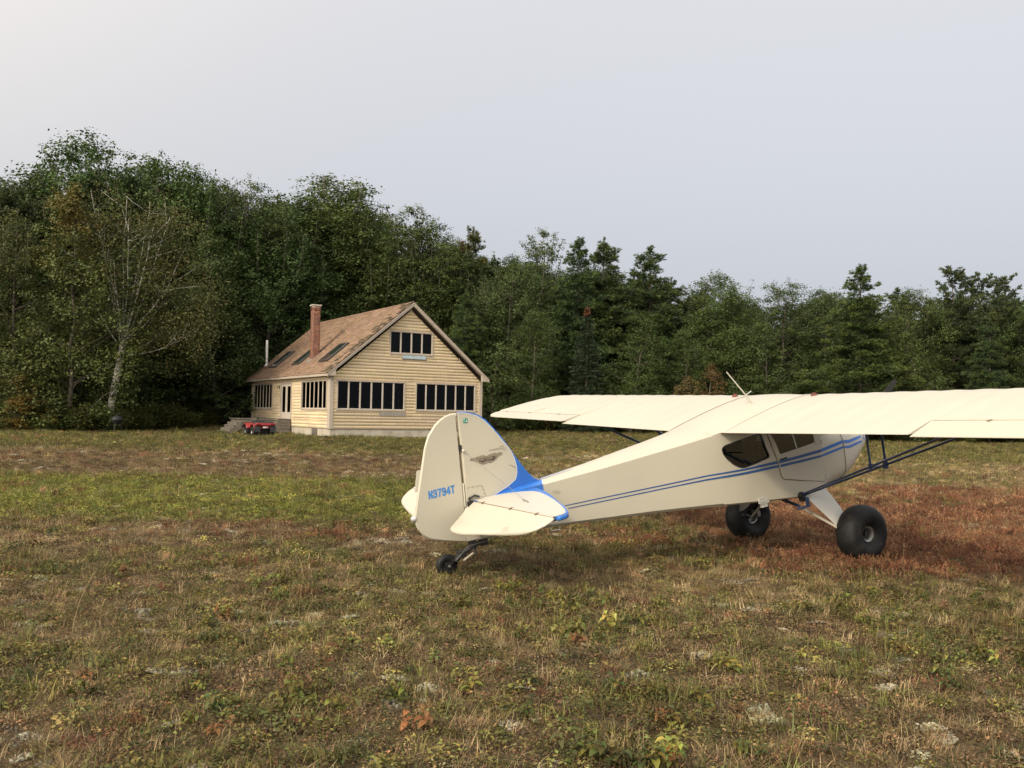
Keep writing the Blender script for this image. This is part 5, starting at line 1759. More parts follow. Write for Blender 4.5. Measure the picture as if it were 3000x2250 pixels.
def broadleaf(seed, H=16.0, width=4.6, low=.12, nclump=140, per=190, leaf=.155, shape='round', bark='bark', sparse=0.0, hue=0.0, warm_top=0.0):
    """trunk, limbs and leaf sprays; leaves gather in overlapping rounded clumps that fill a lobed crown"""
    rg = np.random.default_rng(seed)
    limbs = []
    lean = rg.normal(size=2) * .35
    nt = 9
    tz = np.linspace(0, H * .9, nt)
    tx = lean[0] * (tz / H) ** 1.3 * 2 + np.cumsum(rg.normal(size=nt) * .12) * (tz > 0)
    ty = lean[1] * (tz / H) ** 1.3 * 2 + np.cumsum(rg.normal(size=nt) * .12) * (tz > 0)
    T = np.stack([tx, ty, tz], 1); T[0, :2] = 0
    r0 = .012 * H
    limbs.append((T, list(np.linspace(r0, .02, nt) * (1 + .35 * (np.arange(nt) == 0)))))
    ph = rg.uniform(0, 6.28, 6)

    def env(g, a):
        if shape == 'round':
            c0, base = .42, .72
        elif shape == 'tall':
            c0, base = .50, .62
        else:
            c0, base = .18, .9
        e = base + (1 - base) * g / c0 if g < c0 else math.sqrt(max(0.0, 1 - ((g - c0) / (1.0 - c0)) ** (2.2 if shape != 'layered' else 1.5)))
        e *= 1 + .20 * math.sin(2 * a + ph[0] + g * 4) + .13 * math.sin(4 * a + ph[1] - g * 9) + .10 * math.sin(g * 17 + ph[2] + a)
        return width * e
    C, CR = [], []
    while len(C) < nclump:
        g, a = rg.random(), rg.uniform(0, 2 * math.pi)
        e = env(g, a)
        if rg.random() > (e / (width * 1.3)) ** .8:
            continue
        cr = width * rg.uniform(.17, .30) * (1 - .25 * g)
        z = low * H + (1 - low) * g * (H - cr * .55) - low * g * cr * 0
        rr = max(0, e - cr * .7) * math.sqrt(rg.uniform(.10, 1.0))
        tp = np.array([np.interp(z, tz, tx), np.interp(z, tz, ty)])
        c = np.array([tp[0] + rr * math.cos(a), tp[1] + rr * math.sin(a), z])
        C.append(c); CR.append(cr)
        if len(C) % 2 == 0:
            z0 = max(low * H * .6, z - rr * rg.uniform(.4, .95))
            p0 = np.array([np.interp(z0, tz, tx), np.interp(z0, tz, ty), z0])
            L = wavy(p0, c - np.array([0, 0, .15]), 6, rr * .05, rg, sag=rg.uniform(-.1, .15))
            rb = max(.016, .004 * H * (1 - g * .6) * rg.uniform(.5, 1.0))
            limbs.append((L, list(np.linspace(rb, .008, 6))))
    # upright leading shoots make plumes along the top of the crown
    VZ = [.9] * len(C)
    for k in range(0 if shape == 'layered' else 15):
        a, q_ = rg.uniform(0, 6.28), math.sqrt(rg.random()) * .78
        top = H * (1.0 if k == 0 else rg.uniform(.93, 1.0)) - (0 if k == 0 else q_ ** 1.8 * width * rg.uniform(.55, .85))
        q_ = 0 if k == 0 else q_
        bx_, by_ = np.interp(top, tz, tx) + math.cos(a) * q_ * width, np.interp(top, tz, ty) + math.sin(a) * q_ * width
        m_ = rg.integers(4, 7)
        for j in range(m_):
            f = j / m_
            C.append(np.array([bx_ - math.cos(a) * f * .35 + rg.normal() * .12, by_ - math.sin(a) * f * .35 + rg.normal() * .12, top - .2 - j * width * .105]))
            CR.append(width * (.055 + .085 * f) * rg.uniform(.8, 1.2)); VZ.append(1.5)
        limbs.append((np.array([[bx_ - math.cos(a) * .5, by_ - math.sin(a) * .5, top - width * .7], [bx_, by_, top - .1]]), [.025, .008]))
    if shape == 'layered':
        for k in range(8):
            z = H * (1 - k * .022)
            C.append(np.array([np.interp(z, tz, tx) + rg.normal() * .05 * k, np.interp(z, tz, ty) + rg.normal() * .05 * k, z - .15])); CR.append(width * (.05 + .018 * k)); VZ.append(1.3)
    P, Nn, S, T_ = [], [], [], []
    for c, r, vz in zip(C, CR, VZ):
        n = int(per * rg.uniform(.75, 1.3) * (r / (width * .235)) ** 1.9 * (1 - sparse))
        n = max(n, 18)
        k = max(3, n // 14)
        sub_ = rg.normal(size=(k, 3))
        sub_ /= np.linalg.norm(sub_, axis=1, keepdims=True) + 1e-6
        sub_ *= (rg.random((k, 1)) ** .4) * np.array([r, r, r * vz])
        which = rg.integers(0, k, n)
        sr = r * .20 + .07
        d = sub_[which] + rg.normal(size=(n, 3)) * np.array([sr, sr, sr * .55])
        p = c + d
        nn = np.stack([d[:, 0] * .55 / r, d[:, 1] * .55 / r, .75 + .5 * d[:, 2] / r], 1) + rg.normal(size=(n, 3)) * .45
        nn /= np.linalg.norm(nn, axis=1, keepdims=True)
        P.append(p); Nn.append(nn)
        S.append(leaf * rg.uniform(.65, 1.4, n))
        tone = rg.uniform(.82, 1.2) * np.exp(rg.normal(size=(n, 1)) * .12)
        base = np.array((.060, .090, .027)) * tone
        yel = np.clip(rg.normal(hue, .08), 0, 1)
        g = (c[2] / H)
        w = np.clip(warm_top * sstep(.6, .95, g + rg.normal() * .12), 0, 1)
        base = base * (1 - yel) + np.array((.125, .122, .028)) * tone * yel
        base = base * (1 - w) + np.array((.20, .12, .025)) * tone * w
        T_.append(np.repeat(base, 4, 0))
    P, Nn, S, T_ = np.concatenate(P), np.concatenate(Nn), np.concatenate(S), np.concatenate(T_)
    V, Fq = quads_leaf(P, Nn, S, .66, rg, .12)
    crown = np_mesh('crown', V, Fq, [M['leaf']], T_)
    trunk = limb_mesh('trunk', limbs, M[bark])
    return trunk, crown, H


def pine(seed, H=17.0, width=4.2, low=.06, layers=22, red=False, bare=0.0):
    """white pine: whorls of level boughs with plumes of needles along the outer part"""
    rg = np.random.default_rng(seed)
    limbs = [(np.array([[0, 0, 0], [.05, .05, H * .4], [0, .1, H * .75], [.0, .0, H * .99]]), [.012 * H, .009 * H, .005 * H, .012])]
    P, D, S, T_ = [], [], [], []
    for k in range(layers):
        g = (k + .35 * rg.random()) / layers
        z = H * (low + (.985 - low) * g)
        env = width * ((1 - g) ** .78 * .985 + .015) * rg.uniform(.80, 1.12)
        if red:
            env = width * (math.sin(math.pi * min(1, .25 + g * .72)) ** .7) * rg.uniform(.7, 1.1)
        nb = rg.integers(6, 9) if g < .8 else rg.integers(5, 7)
        a0 = rg.uniform(0, 6.28)
        for b in range(nb):
            if rg.random() < bare and g < .5:
                continue
            a = a0 + b * 6.283 / nb + rg.normal() * .22
            L = env * rg.uniform(.55, 1.2)
            zb = z + rg.normal() * H / layers * .42
            rise = L * rg.uniform(.02, .22) + (L * .5 if g > .85 else 0) + (.3 * L if red else 0)
            pts = wavy((0, 0, zb), (L * math.cos(a), L * math.sin(a), zb + rise), 5, L * .02, rg, sag=L * .06)
            limbs.append((pts, list(np.linspace(max(.014, .0035 * H * (1 - g) + .01), .008, 5))))
            nt = int(3 + L * (24 if g < .6 else 15))
            for q_ in range(nt):
                t = rg.uniform(.12, 1.02) ** .8
                f = min(t, 1) * 4
                i = min(int(f), 3)
                c = pts[i] * (1 - (f - i)) + pts[i + 1] * (f - i)
                side = rg.normal() * L * .17 * (1.15 - t * .5)
                c = c + np.array([-math.sin(a) * side, math.cos(a) * side, rg.normal() * .13 + abs(side) * -.08])
                n = 13
                dirs = np.stack([math.cos(a) * .55 + rg.normal(size=n) * .55, math.sin(a) * .55 + rg.normal(size=n) * .55, rg.uniform(.05, .95, n) + (.5 if red else 0)], 1)
                dirs /= np.linalg.norm(dirs, axis=1, keepdims=True)
                P.append(np.repeat(c[None], n, 0) + dirs * .04); D.append(dirs)
                S.append(rg.uniform(.16, .32, n))
                tone = rg.uniform(.7, 1.3) * np.exp(rg.normal(size=(n, 1)) * .15)
                col = np.array((.042, .066, .027)) if not red else np.array((.044, .062, .026))
                T_.append(np.repeat(col * tone * np.array([1 + .5 * (t > .85), 1 + .32 * (t > .85), 1.0]), 4, 0))
    for k in range(26 if not red else 0):      # the leading shoot
        z = H * (1 - .11 * (k / 26.0) ** 1.2)
        n = 9
        dirs = rg.normal(size=(n, 3)) * .6 + np.array([0, 0, .9]); dirs /= np.linalg.norm(dirs, axis=1, keepdims=True)
        P.append(np.repeat(np.array([[rg.normal() * .04, rg.normal() * .04, z]]), n, 0)); D.append(dirs); S.append(rg.uniform(.12, .26, n))
        T_.append(np.repeat(np.array((.060, .085, .034)) * np.exp(rg.normal(size=(n, 1)) * .15), 4, 0))
    P, D, S, T_ = np.concatenate(P), np.concatenate(D), np.concatenate(S), np.concatenate(T_)
    n = len(P)
    rnd = rg.normal(size=(n, 3))
    w = np.cross(D, rnd); w /= np.linalg.norm(w, axis=1, keepdims=True)
    wd = (S * .20)[:, None]
    E_ = P + D * S[:, None]
    V = np.stack([P - w * wd * .35, P + D * S[:, None] * .5 - w * wd * .5, E_, P + D * S[:, None] * .5 + w * wd * .5], 1).reshape(-1, 3)
    crown = np_mesh('crown', V, np.arange(n * 4).reshape(n, 4), [M['needle']], T_)
    return limb_mesh('trunk', limbs, M['bark'], 6), crown, H


def spruce(seed, H=13.0, width=2.5):
    rg = np.random.default_rng(seed)
    limbs = [(np.array([[0, 0, 0], [0, 0, H * .5], [0, 0, H]]), [.011 * H, .007 * H, .01])]
    P, D, S, T_ = [], [], [], []
    nb = 210
    for k in range(nb):
        g = (k + rg.random()) / nb
        g = g ** 1.12
        z = H * (.03 + .95 * g)
        L = width * ((1 - g) ** .85 + .03) * rg.uniform(.7, 1.12)
        a = k * 2.39996 + rg.normal() * .3
        tip = np.array([L * math.cos(a), L * math.sin(a), z - L * .22 + L * .10])
        pts = wavy((0, 0, z), tip, 4, L * .015, rg, sag=0)
        if k % 2 == 0:
            limbs.append((pts, [.02, .015, .01, .006]))
        nt = int(6 + L * 17)
        for q_ in range(nt):
            t = rg.uniform(.15, 1.0)
            c = np.array([0, 0, z]) * (1 - t) + tip * t
            side = rg.normal() * L * .16 * (1.1 - t * .6)
            c = c + np.array([-math.sin(a) * side, math.cos(a) * side, rg.normal() * .03 - abs(side) * .15])
            n = 5
            dirs = np.stack([math.cos(a) * .7 + rg.normal(size=n) * .5, math.sin(a) * .7 + rg.normal(size=n) * .5, rg.normal(size=n) * .32 - .1], 1)
            dirs /= np.linalg.norm(dirs, axis=1, keepdims=True)
            P.append(np.repeat(c[None], n, 0)); D.append(dirs); S.append(rg.uniform(.13, .27, n))
            tone = rg.uniform(.6, 1.3)
            col = np.array((.034, .050, .024)) * tone
            if g > .93: col = np.array((.16, .065, .03)) * tone
            T_.append(np.repeat(np.repeat(col[None], n, 0), 4, 0))
    P, D, S, T_ = np.concatenate(P), np.concatenate(D), np.concatenate(S), np.concatenate(T_)
    n = len(P)
    w = np.cross(D, rg.normal(size=(n, 3))); w /= np.linalg.norm(w, axis=1, keepdims=True)
    wd = (S * .34)[:, None]
    V = np.stack([P - w * wd * .3, P + D * S[:, None] * .5 - w * wd * .5, P + D * S[:, None], P + D * S[:, None] * .5 + w * wd * .5], 1).reshape(-1, 3)
    return limb_mesh('trunk', limbs, M['bark'], 5), np_mesh('crown', V, np.arange(n * 4).reshape(n, 4), [M['needle']], T_), H


def birch_tree(seed, H=14.5):
    """old birch: leaning pale trunk, fan of bare white limbs, thin olive leaves"""
    rg = np.random.default_rng(seed)
    limbs = [(np.array([[0, 0, 0], [.10, 0, 1.6], [.35, 0, 3.3], [.6, 0, 4.9]]), [.25, .20, .185, .16])]
    fork = np.array([.6, 0, 4.9])
    tips = []
    fan = [(-1.4, .3, 13.6), (-.7, -.5, 11.4), (.2, .4, 13.4), (.9, -.4, 12.0), (1.7, .5, 13.2), (2.2, -.6, 11.4), (2.9, .3, 12.4), (3.3, -.5, 8.4), (2.6, .6, 6.0), (3.9, -.2, 5.4), (-1.3, -.4, 8.4), (3.9, .6, 10.5), (1.4, 1.0, 10.5), (.3, -1.2, 9.5)]
    for i, f in enumerate(fan):
        f = np.array(f)
        st = fork + (np.array([0, 0, -.6]) if i in (8, 9) else np.array([0, 0, rg.uniform(-.3, .5)]))
        mid = st + (f - st) * .45 + np.array([f[0] * .08, 0, .3 if i < 8 else -.2])
        L = np.concatenate([wavy(st, mid, 5, .05, rg), wavy(mid, f, 7, .07, rg)[1:]])
        rb = rg.uniform(.036, .066)
        limbs.append((L, list(np.linspace(rb, .012, len(L)))))
        for q_ in range(rg.integers(4, 8)):
            j = rg.integers(4, len(L) - 1)
            e = L[j] + np.array([rg.normal() * .9 + .2, rg.normal() * .7, rg.uniform(.2, 1.4)])
            limbs.append((wavy(L[j], e, 4, .05, rg), [.022, .016, .011, .006]))
            tips.append(e)
        tips.append(f + np.array([0, 0, -.6])); tips.append(L[-3])
    P, Nn, S, T_ = [], [], [], []
    extra = [np.array([rg.uniform(-2.2, 4.6), rg.uniform(-1.5, 1.5), rg.uniform(5.0, 12.2)]) for _ in range(95)]
    extra += [np.array([rg.uniform(1.8, 5.6), rg.uniform(-1.3, 1.0), rg.uniform(3.4, 9.5)]) for _ in range(50)]
    for c in tips + extra:
        n = rg.integers(60, 150)
        r = rg.uniform(.5, 1.0)
        d = rg.normal(size=(n, 3)) * np.array([r * .7, r * .7, r * .5])
        P.append(c + d)
        nn = rg.normal(size=(n, 3)) * .6 + np.array([0, 0, .7])
        Nn.append(nn / np.linalg.norm(nn, axis=1, keepdims=True))
        S.append(rg.uniform(.08, .16, n))
        tone = rg.uniform(.7, 1.3) * np.exp(rg.normal(size=(n, 1)) * .2)
        w = rg.random()
        col = np.array((.090, .080, .026)) * (1 - w) + np.array((.058, .076, .022)) * w
        T_.append(np.repeat(col * tone, 4, 0))
    P, Nn, S, T_ = np.concatenate(P), np.concatenate(Nn), np.concatenate(S), np.concatenate(T_)
    V, Fq = quads_leaf(P, Nn, S, .7, rg, .1)
    return limb_mesh('trunk', limbs, M['birch'], 8), np_mesh('crown', V, Fq, [M['leaf']], T_), H


def shrub_mesh(seed, H=1.6, dead=False):
    rg = np.random.default_rng(seed)
    limbs, P, Nn, S, T_ = [], [], [], [], []
    for k in range(16):
        a, t = rg.uniform(0, 6.28), rg.uniform(.1, .75)
        e = np.array([math.cos(a) * t * H * .6, math.sin(a) * t * H * .6, H * rg.uniform(.5, 1.0)])
        limbs.append((wavy((rg.normal() * .08, rg.normal() * .08, 0), e, 4, .05, rg), [.022, .016, .011, .005]))
        for f in (.4, .65, .85, 1.0):
            n = rg.integers(22, 46)
            r = H * .17
            d = rg.normal(size=(n, 3)) * np.array([r, r, r * .6])
            P.append(e * f + d)
            nn = rg.normal(size=(n, 3)) * .5 + np.array([0, 0, .9])
            Nn.append(nn / np.linalg.norm(nn, axis=1, keepdims=True))
            S.append(rg.uniform(.07, .16, n) * (H / 1.6) ** .5)
            tone = rg.uniform(.7, 1.3) * np.exp(rg.normal(size=(n, 1)) * .2)
            T_.append(np.repeat(np.array((.060, .080, .022)) * tone, 4, 0))
    P, Nn, S, T_ = np.concatenate(P), np.concatenate(Nn), np.concatenate(S), np.concatenate(T_)
    P[:, 2] = np.abs(P[:, 2])
    V, Fq = quads_leaf(P, Nn, S, .65, rg, .12)
    return limb_mesh('stem', limbs, M['bark'], 5), np_mesh('foliage', V, Fq, [M['leaf']], T_), H


KINDS = {
    'maple_a': broadleaf(1, 15, 4.3, .08, 150, 190, hue=.10),
    'maple_b': broadleaf(2, 16, 4.8, .10, 165, 190, hue=.04),
    'maple_c': broadleaf(3, 13, 3.8, .05, 140, 190, shape='layered', hue=.16),
    'maple_gold': broadleaf(4, 14, 3.9, .04, 150, 170, shape='layered', hue=.34, warm_top=.45),
    'ash_a': broadleaf(5, 17, 4.6, .20, 140, 180, .17, hue=.03, sparse=.12),
    'poplar_a': broadleaf(6, 18, 3.4, .20, 140, 170, .13, 'tall', hue=.12),
    'poplar_b': broadleaf(7, 17, 2.6, .24, 100, 150, .13, 'tall', sparse=.15, hue=.16),
    'poplar_c': broadleaf(8, 16, 3.5, .14, 150, 180, .13, 'tall', hue=.09),
    'pine_a': pine(11, 17, 5.0, layers=26), 'pine_b': pine(12, 15, 4.6, layers=23), 'pine_c': pine(13, 16, 4.7, layers=26),
    'red_pine_a': pine(14, 15, 3.4, low=.15, layers=15, red=True, bare=.1), 'red_pine_b': pine(15, 14, 3.2, low=.12, layers=14, red=True, bare=.1),
    'spruce_a': spruce(21, 13, 2.6), 'spruce_b': spruce(22, 11, 1.5),
    'birch': birch_tree(31),
    'young_a': broadleaf(41, 6, 2.0, .04, 60, 90, .14, 'layered', hue=.16), 'young_b': broadleaf(42, 5, 1.9, .04, 52, 90, .14, hue=.1),
}
SHRUBS = [shrub_mesh(61), shrub_mesh(62), shrub_mesh(63, 1.3)]


def ground_at(u, d):
    """ground point straight under image column u (3000-wide frame) at depth d"""
    x = (u - 1500) / F * d
    return x, d, float(ground_z(x, d))


def place_tree(kind, x, y, H, sx=1.0, col=(1, 1, 1), rz=None, label=None, group=None, cat='tree', name=None, parts=True):
    tr, cr, h0 = KINDS[kind]
    z = float(ground_z(x, y))
    e = empty(name or ('pine_tree' if 'pine' in kind else 'spruce_tree' if 'spruce' in kind else 'birch_tree' if kind == 'birch' else 'poplar_tree' if 'poplar' in kind else 'broadleaf_tree'), (x, y, z - .08),
              (0, 0, rz if rz is not None else random.uniform(0, 6.28)))
    k = H / h0
    e.scale = (k * sx, k * sx, k)
    for nm, me in (('trunk', tr), ('crown', cr)):
        o = bpy.data.objects.new(nm, me)
        COL.objects.link(o)
        o.parent = e
        o.color = (*col, 1)
    tag(e, label, cat, group)
    return e


HOR = lambda u: 1216 + (u - 1500) * .0181


def by_image(kind, u, vtop, d, **kw):
    x, y, z = ground_at(u, d)
    H = (HOR(u) - vtop) / F * d + CAM_H - z
    return place_tree(kind, x, y, H, **kw)


G = 'trees along the edge of the wood'
W1, GR, DK, OL, BL = (1, 1, 1), (.9, 1.05, .9), (.72, .8, .75), (1.25, 1.05, .8), (.85, .95, 1.05)
EDGE = [
    # far left, tall maples behind and coloured ones in front
    ('maple_b', -120, 470, 56, 1.0, GR, 'dark green broadleaf tree cut by the left edge of the frame, behind the red-tipped maple'),
    ('maple_a', 40, 600, 49, .95, (1.0, .82, .8), 'maple with dull red leaf tips at the far left, beside the golden maple'),
    ('ash_a', 215, 355, 59, 1.0, GR, 'tallest tree of the wood, loose dark crown rising above the golden maple'),
    ('maple_gold', 195, 520, 49, .95, W1, 'golden green maple with an orange top left of the birch'),
    ('maple_a', 425, 425, 60, 1.0, GR, 'green round-topped maple rising behind the bare white birch limbs'),
    ('maple_c', 300, 800, 52, 1.0, (.8, .85, .8), 'dark low maple under the golden maple, left of the birch trunk'),
    ('maple_b', 585, 478, 63, .9, GR, 'broad green tree between the birch and the sky gap left of the poplars'),
    ('maple_c', 640, 690, 60, 1.0, DK, 'dark maple behind the left end of the house'),
    ('poplar_c', 735, 520, 67, 1.0, W1, 'rounded poplar left of the tallest poplar behind the chimney'),
    ('maple_b', 775, 590, 66, 1.05, (.8, .95, .85), 'large deep green maple directly above the brick chimney'),
    ('poplar_c', 955, 470, 74, 1.55, (1.2, 1.15, 1.0), 'tallest pale green poplar behind the house roof'),
    ('poplar_c', 1075, 545, 75, 1.1, (1.1, 1.1, 1.0), 'pale poplar right of the tallest poplar, above the roof ridge'),
    ('maple_a', 905, 700, 70, 1.0, (.75, .9, .8), 'deep green maple filling the gap between chimney and gable peak'),
    ('maple_c', 1060, 770, 71, 1.15, (.8, .95, .85), 'dark bushy maple just behind the roof ridge'),
    ('poplar_b', 1212, 592, 72, 1.2, (1.1, 1.1, 1.05), 'slim airy poplar standing over the gable peak'),
    ('poplar_c', 1295, 640, 73, 1.0, (1.15, 1.1, .95), 'pale poplar right of the slim one over the gable peak'),
    ('spruce_b', 1345, 690, 74, .6, (.6, .6, .6), 'thin nearly black spruce tip between poplar and brown-topped pine'),
    ('pine_b', 1378, 662, 77, .9, (1.6, 1.15, .9), 'sparse pine with a rusty brown top above the right roof slope'),
    ('pine_c', 1360, 845, 65, .95, (1.15, 1.2, 1.0), 'soft bright green pine beside the right roof slope'),
    ('maple_b', 1478, 742, 68, .95, W1, 'round green maple right of the bright green pine'),
    ('poplar_b', 1575, 660, 71, 1.0, (1.15, 1.15, 1.1), 'thin lopsided poplar sticking up over the left wing'),
    ('maple_a', 1560, 900, 63, 1.0, (.85, .9, .8), 'dark broadleaf tree above the left wing tip'),
    ('pine_a', 1690, 690, 68, 1.1, (1.0, 1.1, 1.0), 'twin-topped dark pine, left of the two above the left wing'),
    ('pine_c', 1765, 692, 70, 1.15, (1.2, 1.15, 1.0), 'paler pine leaning against the dark twin-topped pine'),
    ('spruce_a', 1718, 888, 61, 1.05, (.85, .9, .95), 'black green spruce with a dead red-brown tip'),
    ('pine_b', 1898, 722, 69, 1.3, (1.1, 1.1, 1.0), 'broad pine with sky showing between its boughs'),
    ('maple_c', 1850, 930, 62, 1.1, (.8, .9, .8), 'low dark broadleaf tree right of the red-tipped spruce'),
    ('poplar_c', 2055, 790, 70, 1.25, (1.05, 1.05, .95), 'bright-topped poplar left of the antenna mast'),
    ('maple_a', 2010, 960, 63, .95, (.9, .95, .85), 'dark bushy tree behind the rusty dead shrub'),
    ('maple_b', 2150, 828, 67, 1.05, (1.05, 1.08, .95), 'round light-topped tree above the antenna mast'),
    ('poplar_c', 2310, 818, 68, 1.3, (1.0, 1.02, 1.0), 'grey-green poplar left of the big layered pine'),
    ('maple_c', 2240, 930, 62, 1.1, (.85, .9, .9), 'dark bushy tree between the antenna and the layered pine'),
    ('poplar_c', 2415, 826, 66, 1.1, (.9, .95, .95), 'thin poplar touching the left side of the layered pine'),
    ('pine_a', 2520, 770, 62, 1.3, (1.25, 1.22, .95), 'big white pine with level layered boughs over the right wing'),
    ('maple_b', 2650, 838, 65, 1.0, (1.05, 1.0, .85), 'olive broadleaf tree right of the big layered pine'),
    ('maple_c', 2700, 960, 60, 1.0, (.95, .95, .85), 'low olive tree under the tufted red pines'),
    ('red_pine_a', 2790, 795, 67, 1.15, (1, 1, 1), 'tufted red pine, left one of the group at the right edge'),
    ('red_pine_b', 2850, 802, 68, 1.1, (.95, 1, 1), 'tufted red pine in the middle of the group at the right edge'),
    ('red_pine_a', 2945, 815, 66, 1.1, (1, .98, .95), 'tufted red pine nearest the right edge of the frame'),
    ('pine_c', 2900, 930, 61, 1.0, (.9, .95, .9), 'low dark pine under the tufted red pines'),
    ('maple_b', 3060, 850, 64, 1.0, (.9, .95, .9), 'broadleaf tree cut by the right edge of the frame'),
    ('maple_c', 3850, 850, 68, 1.1, GR, None), ('maple_a', 4080, 840, 69, 1.1, W1, None), ('pine_b', 4320, 840, 70, 1.1, W1, None), ('maple_b', 4580, 850, 71, 1.1, GR, None), ('maple_a', 3230, 840, 66, 1.0, GR, None), ('pine_a', 3400, 820, 68, 1.0, W1, None), ('maple_b', 3600, 840, 66, 1.0, GR, None),
    
]
for i, (kind, u, vt, d, sx, col, lab) in enumerate(EDGE):
    by_image(kind, u, vt, d, sx=sx, col=col, rz=(1.7 * i) % 6.28, label=lab or 'tree of the wood standing outside the edge of the frame', group=G if lab is None else None)
bx, by, bz = ground_at(322, 50.5)
place_tree('birch', bx, by, 14.5, col=W1, rz=.1, label='old birch with pale trunk and bare white limbs left of the house')

# the wood behind: rows that close the gaps
rr = random.Random(3)
BACK = ['maple_a', 'maple_b', 'poplar_c', 'maple_c', 'pine_a', 'maple_b', 'pine_c', 'maple_a']
def skyline(u):
    return float(np.interp(u, [-400, 0, 250, 480, 600, 760, 950, 1100, 1300, 1500, 1700, 1900, 2050, 2300, 2500, 2700, 2850, 3000, 3500], [540, 520, 470, 510, 530, 580, 560, 620, 700, 750, 755, 790, 840, 860, 840, 860, 840, 850, 850]))
def edge_d(u):
    return float(np.interp(u, [-400, 0, 330, 700, 1000, 1450, 2000, 2500, 3000, 3500], [50, 51, 54, 66, 72, 67, 68, 66, 66, 66]))
u = -420
i = 0
for row, (dd, dv, step) in enumerate(((4.5, 26, 88), (10, 8, 100), (17, 0, 112))):
    u = -430 + row * 40
    while u < 4700:
        kind = BACK[rr.randrange(len(BACK))]
        if u > 1500 and rr.random() < .3:
            kind = 'pine_b'
        d = edge_d(u) + dd + rr.uniform(-1.5, 1.5)
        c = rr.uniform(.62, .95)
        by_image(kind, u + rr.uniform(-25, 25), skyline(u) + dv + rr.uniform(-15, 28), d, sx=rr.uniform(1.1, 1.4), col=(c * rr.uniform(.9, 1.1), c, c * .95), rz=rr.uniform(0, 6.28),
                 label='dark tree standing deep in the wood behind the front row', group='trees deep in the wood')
        u += step * rr.uniform(.85, 1.15)

# young trees and shrubs at the foot of the wood
YL = {0: 'young tree with orange-brown leaves at the foot of the wood, far left', 1: 'yellowish young tree at the foot of the golden maple'}
fixed = [('young_b', 45, 1150, 46.5, 1.3, (2.0, .95, .55), 'orange and yellow young maple at the foot of the wood, far left'),
         ('young_a', 120, 1090, 47.5, 1.2, (1.6, .9, .7), 'brownish young maple beside the orange one at the far left'),
         ('young_a', 2055, 1055, 58.5, .9, (1.35, .62, .75), 'rusty dead young tree above the left wing root'),
         ('young_b', 2010, 1095, 57.5, .8, (1.3, .72, .7), 'small rusty bush left of the rusty dead young tree'),
         ('young_b', 2450, 1165, 57, .7, (1.5, 1.2, .7), 'yellowish small bush under the layered pine'),
         ('young_a', 1445, 1000, 60, 1.0, (.9, .95, .9), 'dark young tree behind the right corner of the house')]
for kind, u, vt, d, sx, col, lab in fixed:
    by_image(kind, u, vt, d, sx=sx, col=col, label=lab, name='young_tree')
u = -300
while u < 3400:
    d = edge_d(u) - rr.uniform(2.2, 4.5)
    kind = 'young_a' if rr.random() < .5 else 'young_b'
    if not (660 < u < 1480):
        c = rr.uniform(.6, .95)
        warm = rr.random() < .18
        by_image(kind, u, HOR(u) - rr.uniform(20, 150), d + 1.5, sx=rr.uniform(.9, 1.3), col=(c * (1.5 if warm else 1), c, c * .9), name='young_tree',
                 label='dark leafy young tree in the undergrowth along the wood', group='young trees in the undergrowth')
    u += rr.uniform(45, 85)
u = -300
i = 0
while u < 3400:
    d = edge_d(u) - rr.uniform(4.0, 5.5)
    if u < 640 or u > 1440:
        x, y, z = ground_at(u, d)
        st, fo, h0 = SHRUBS[i % 3]
        e = empty('shrub', (x, y, z - .04), (0, 0, rr.uniform(0, 6.28)))
        H = rr.uniform(.7, 1.6)
        e.scale = (H / h0 * rr.uniform(1, 1.4),) * 2 + (H / h0,)
        c = rr.uniform(.75, 1.25)
        for nm, me in (('stem', st), ('foliage', fo)):
            o = bpy.data.objects.new(nm, me)
            COL.objects.link(o)
            o.parent = e
            o.color = (c * rr.uniform(.9, 1.35), c, c * .9, 1)
        tag(e, 'low leafy shrub at the edge of the meadow below the wood', 'shrub', 'shrubs along the foot of the wood')
        i += 1
    u += rr.uniform(26, 46)
# ================================================================ meadow plants (uncountable cover)
M['blade'] = tint_mat('grass_blade', 0.7, 0.25, instancer=True)
PROTO = {}


def proto(name, V, Fq, T):
    me = np_mesh(name, V, Fq, [M['blade']], T)
    o = bpy.data.objects.new(name, me)
    return o


def tuft(seed, n=34, h=.13, spread=.05, w=.0035, lean=.5, seg=3):
    rg = np.random.default_rng(seed)
    V, Fq, T = [], [], []
    for i in range(n):
        a = rg.uniform(0, 6.28)
        p = np.array([rg.normal() * spread, rg.normal() * spread, -.01])
        hh = h * rg.uniform(.45, 1.25)
        l = lean * rg.uniform(.2, 1.3)
        d = np.array([math.cos(a), math.sin(a), 0])
        sd = np.array([-math.sin(a), math.cos(a), 0])
        tone = rg.uniform(.65, 1.3) * np.array((1, rg.uniform(.92, 1.06), rg.uniform(.85, 1.1)))
        o = len(V)
        for k in range(seg + 1):
            t = k / seg
            c = p + d * (l * hh * t ** 1.8) + np.array([0, 0, hh * (t - .22 * l * t * t)])
            ww = w * (1 - t * .85) * rg.uniform(.8, 1.3)
            V += [c - sd * ww, c + sd * ww]
            T += [tone * (.75 + .35 * t)] * 2
        for k in range(seg):
            Fq.append((o + 2 * k, o + 2 * k + 1, o + 2 * k + 3, o + 2 * k + 2))
    return np.array(V), Fq, np.array(T)


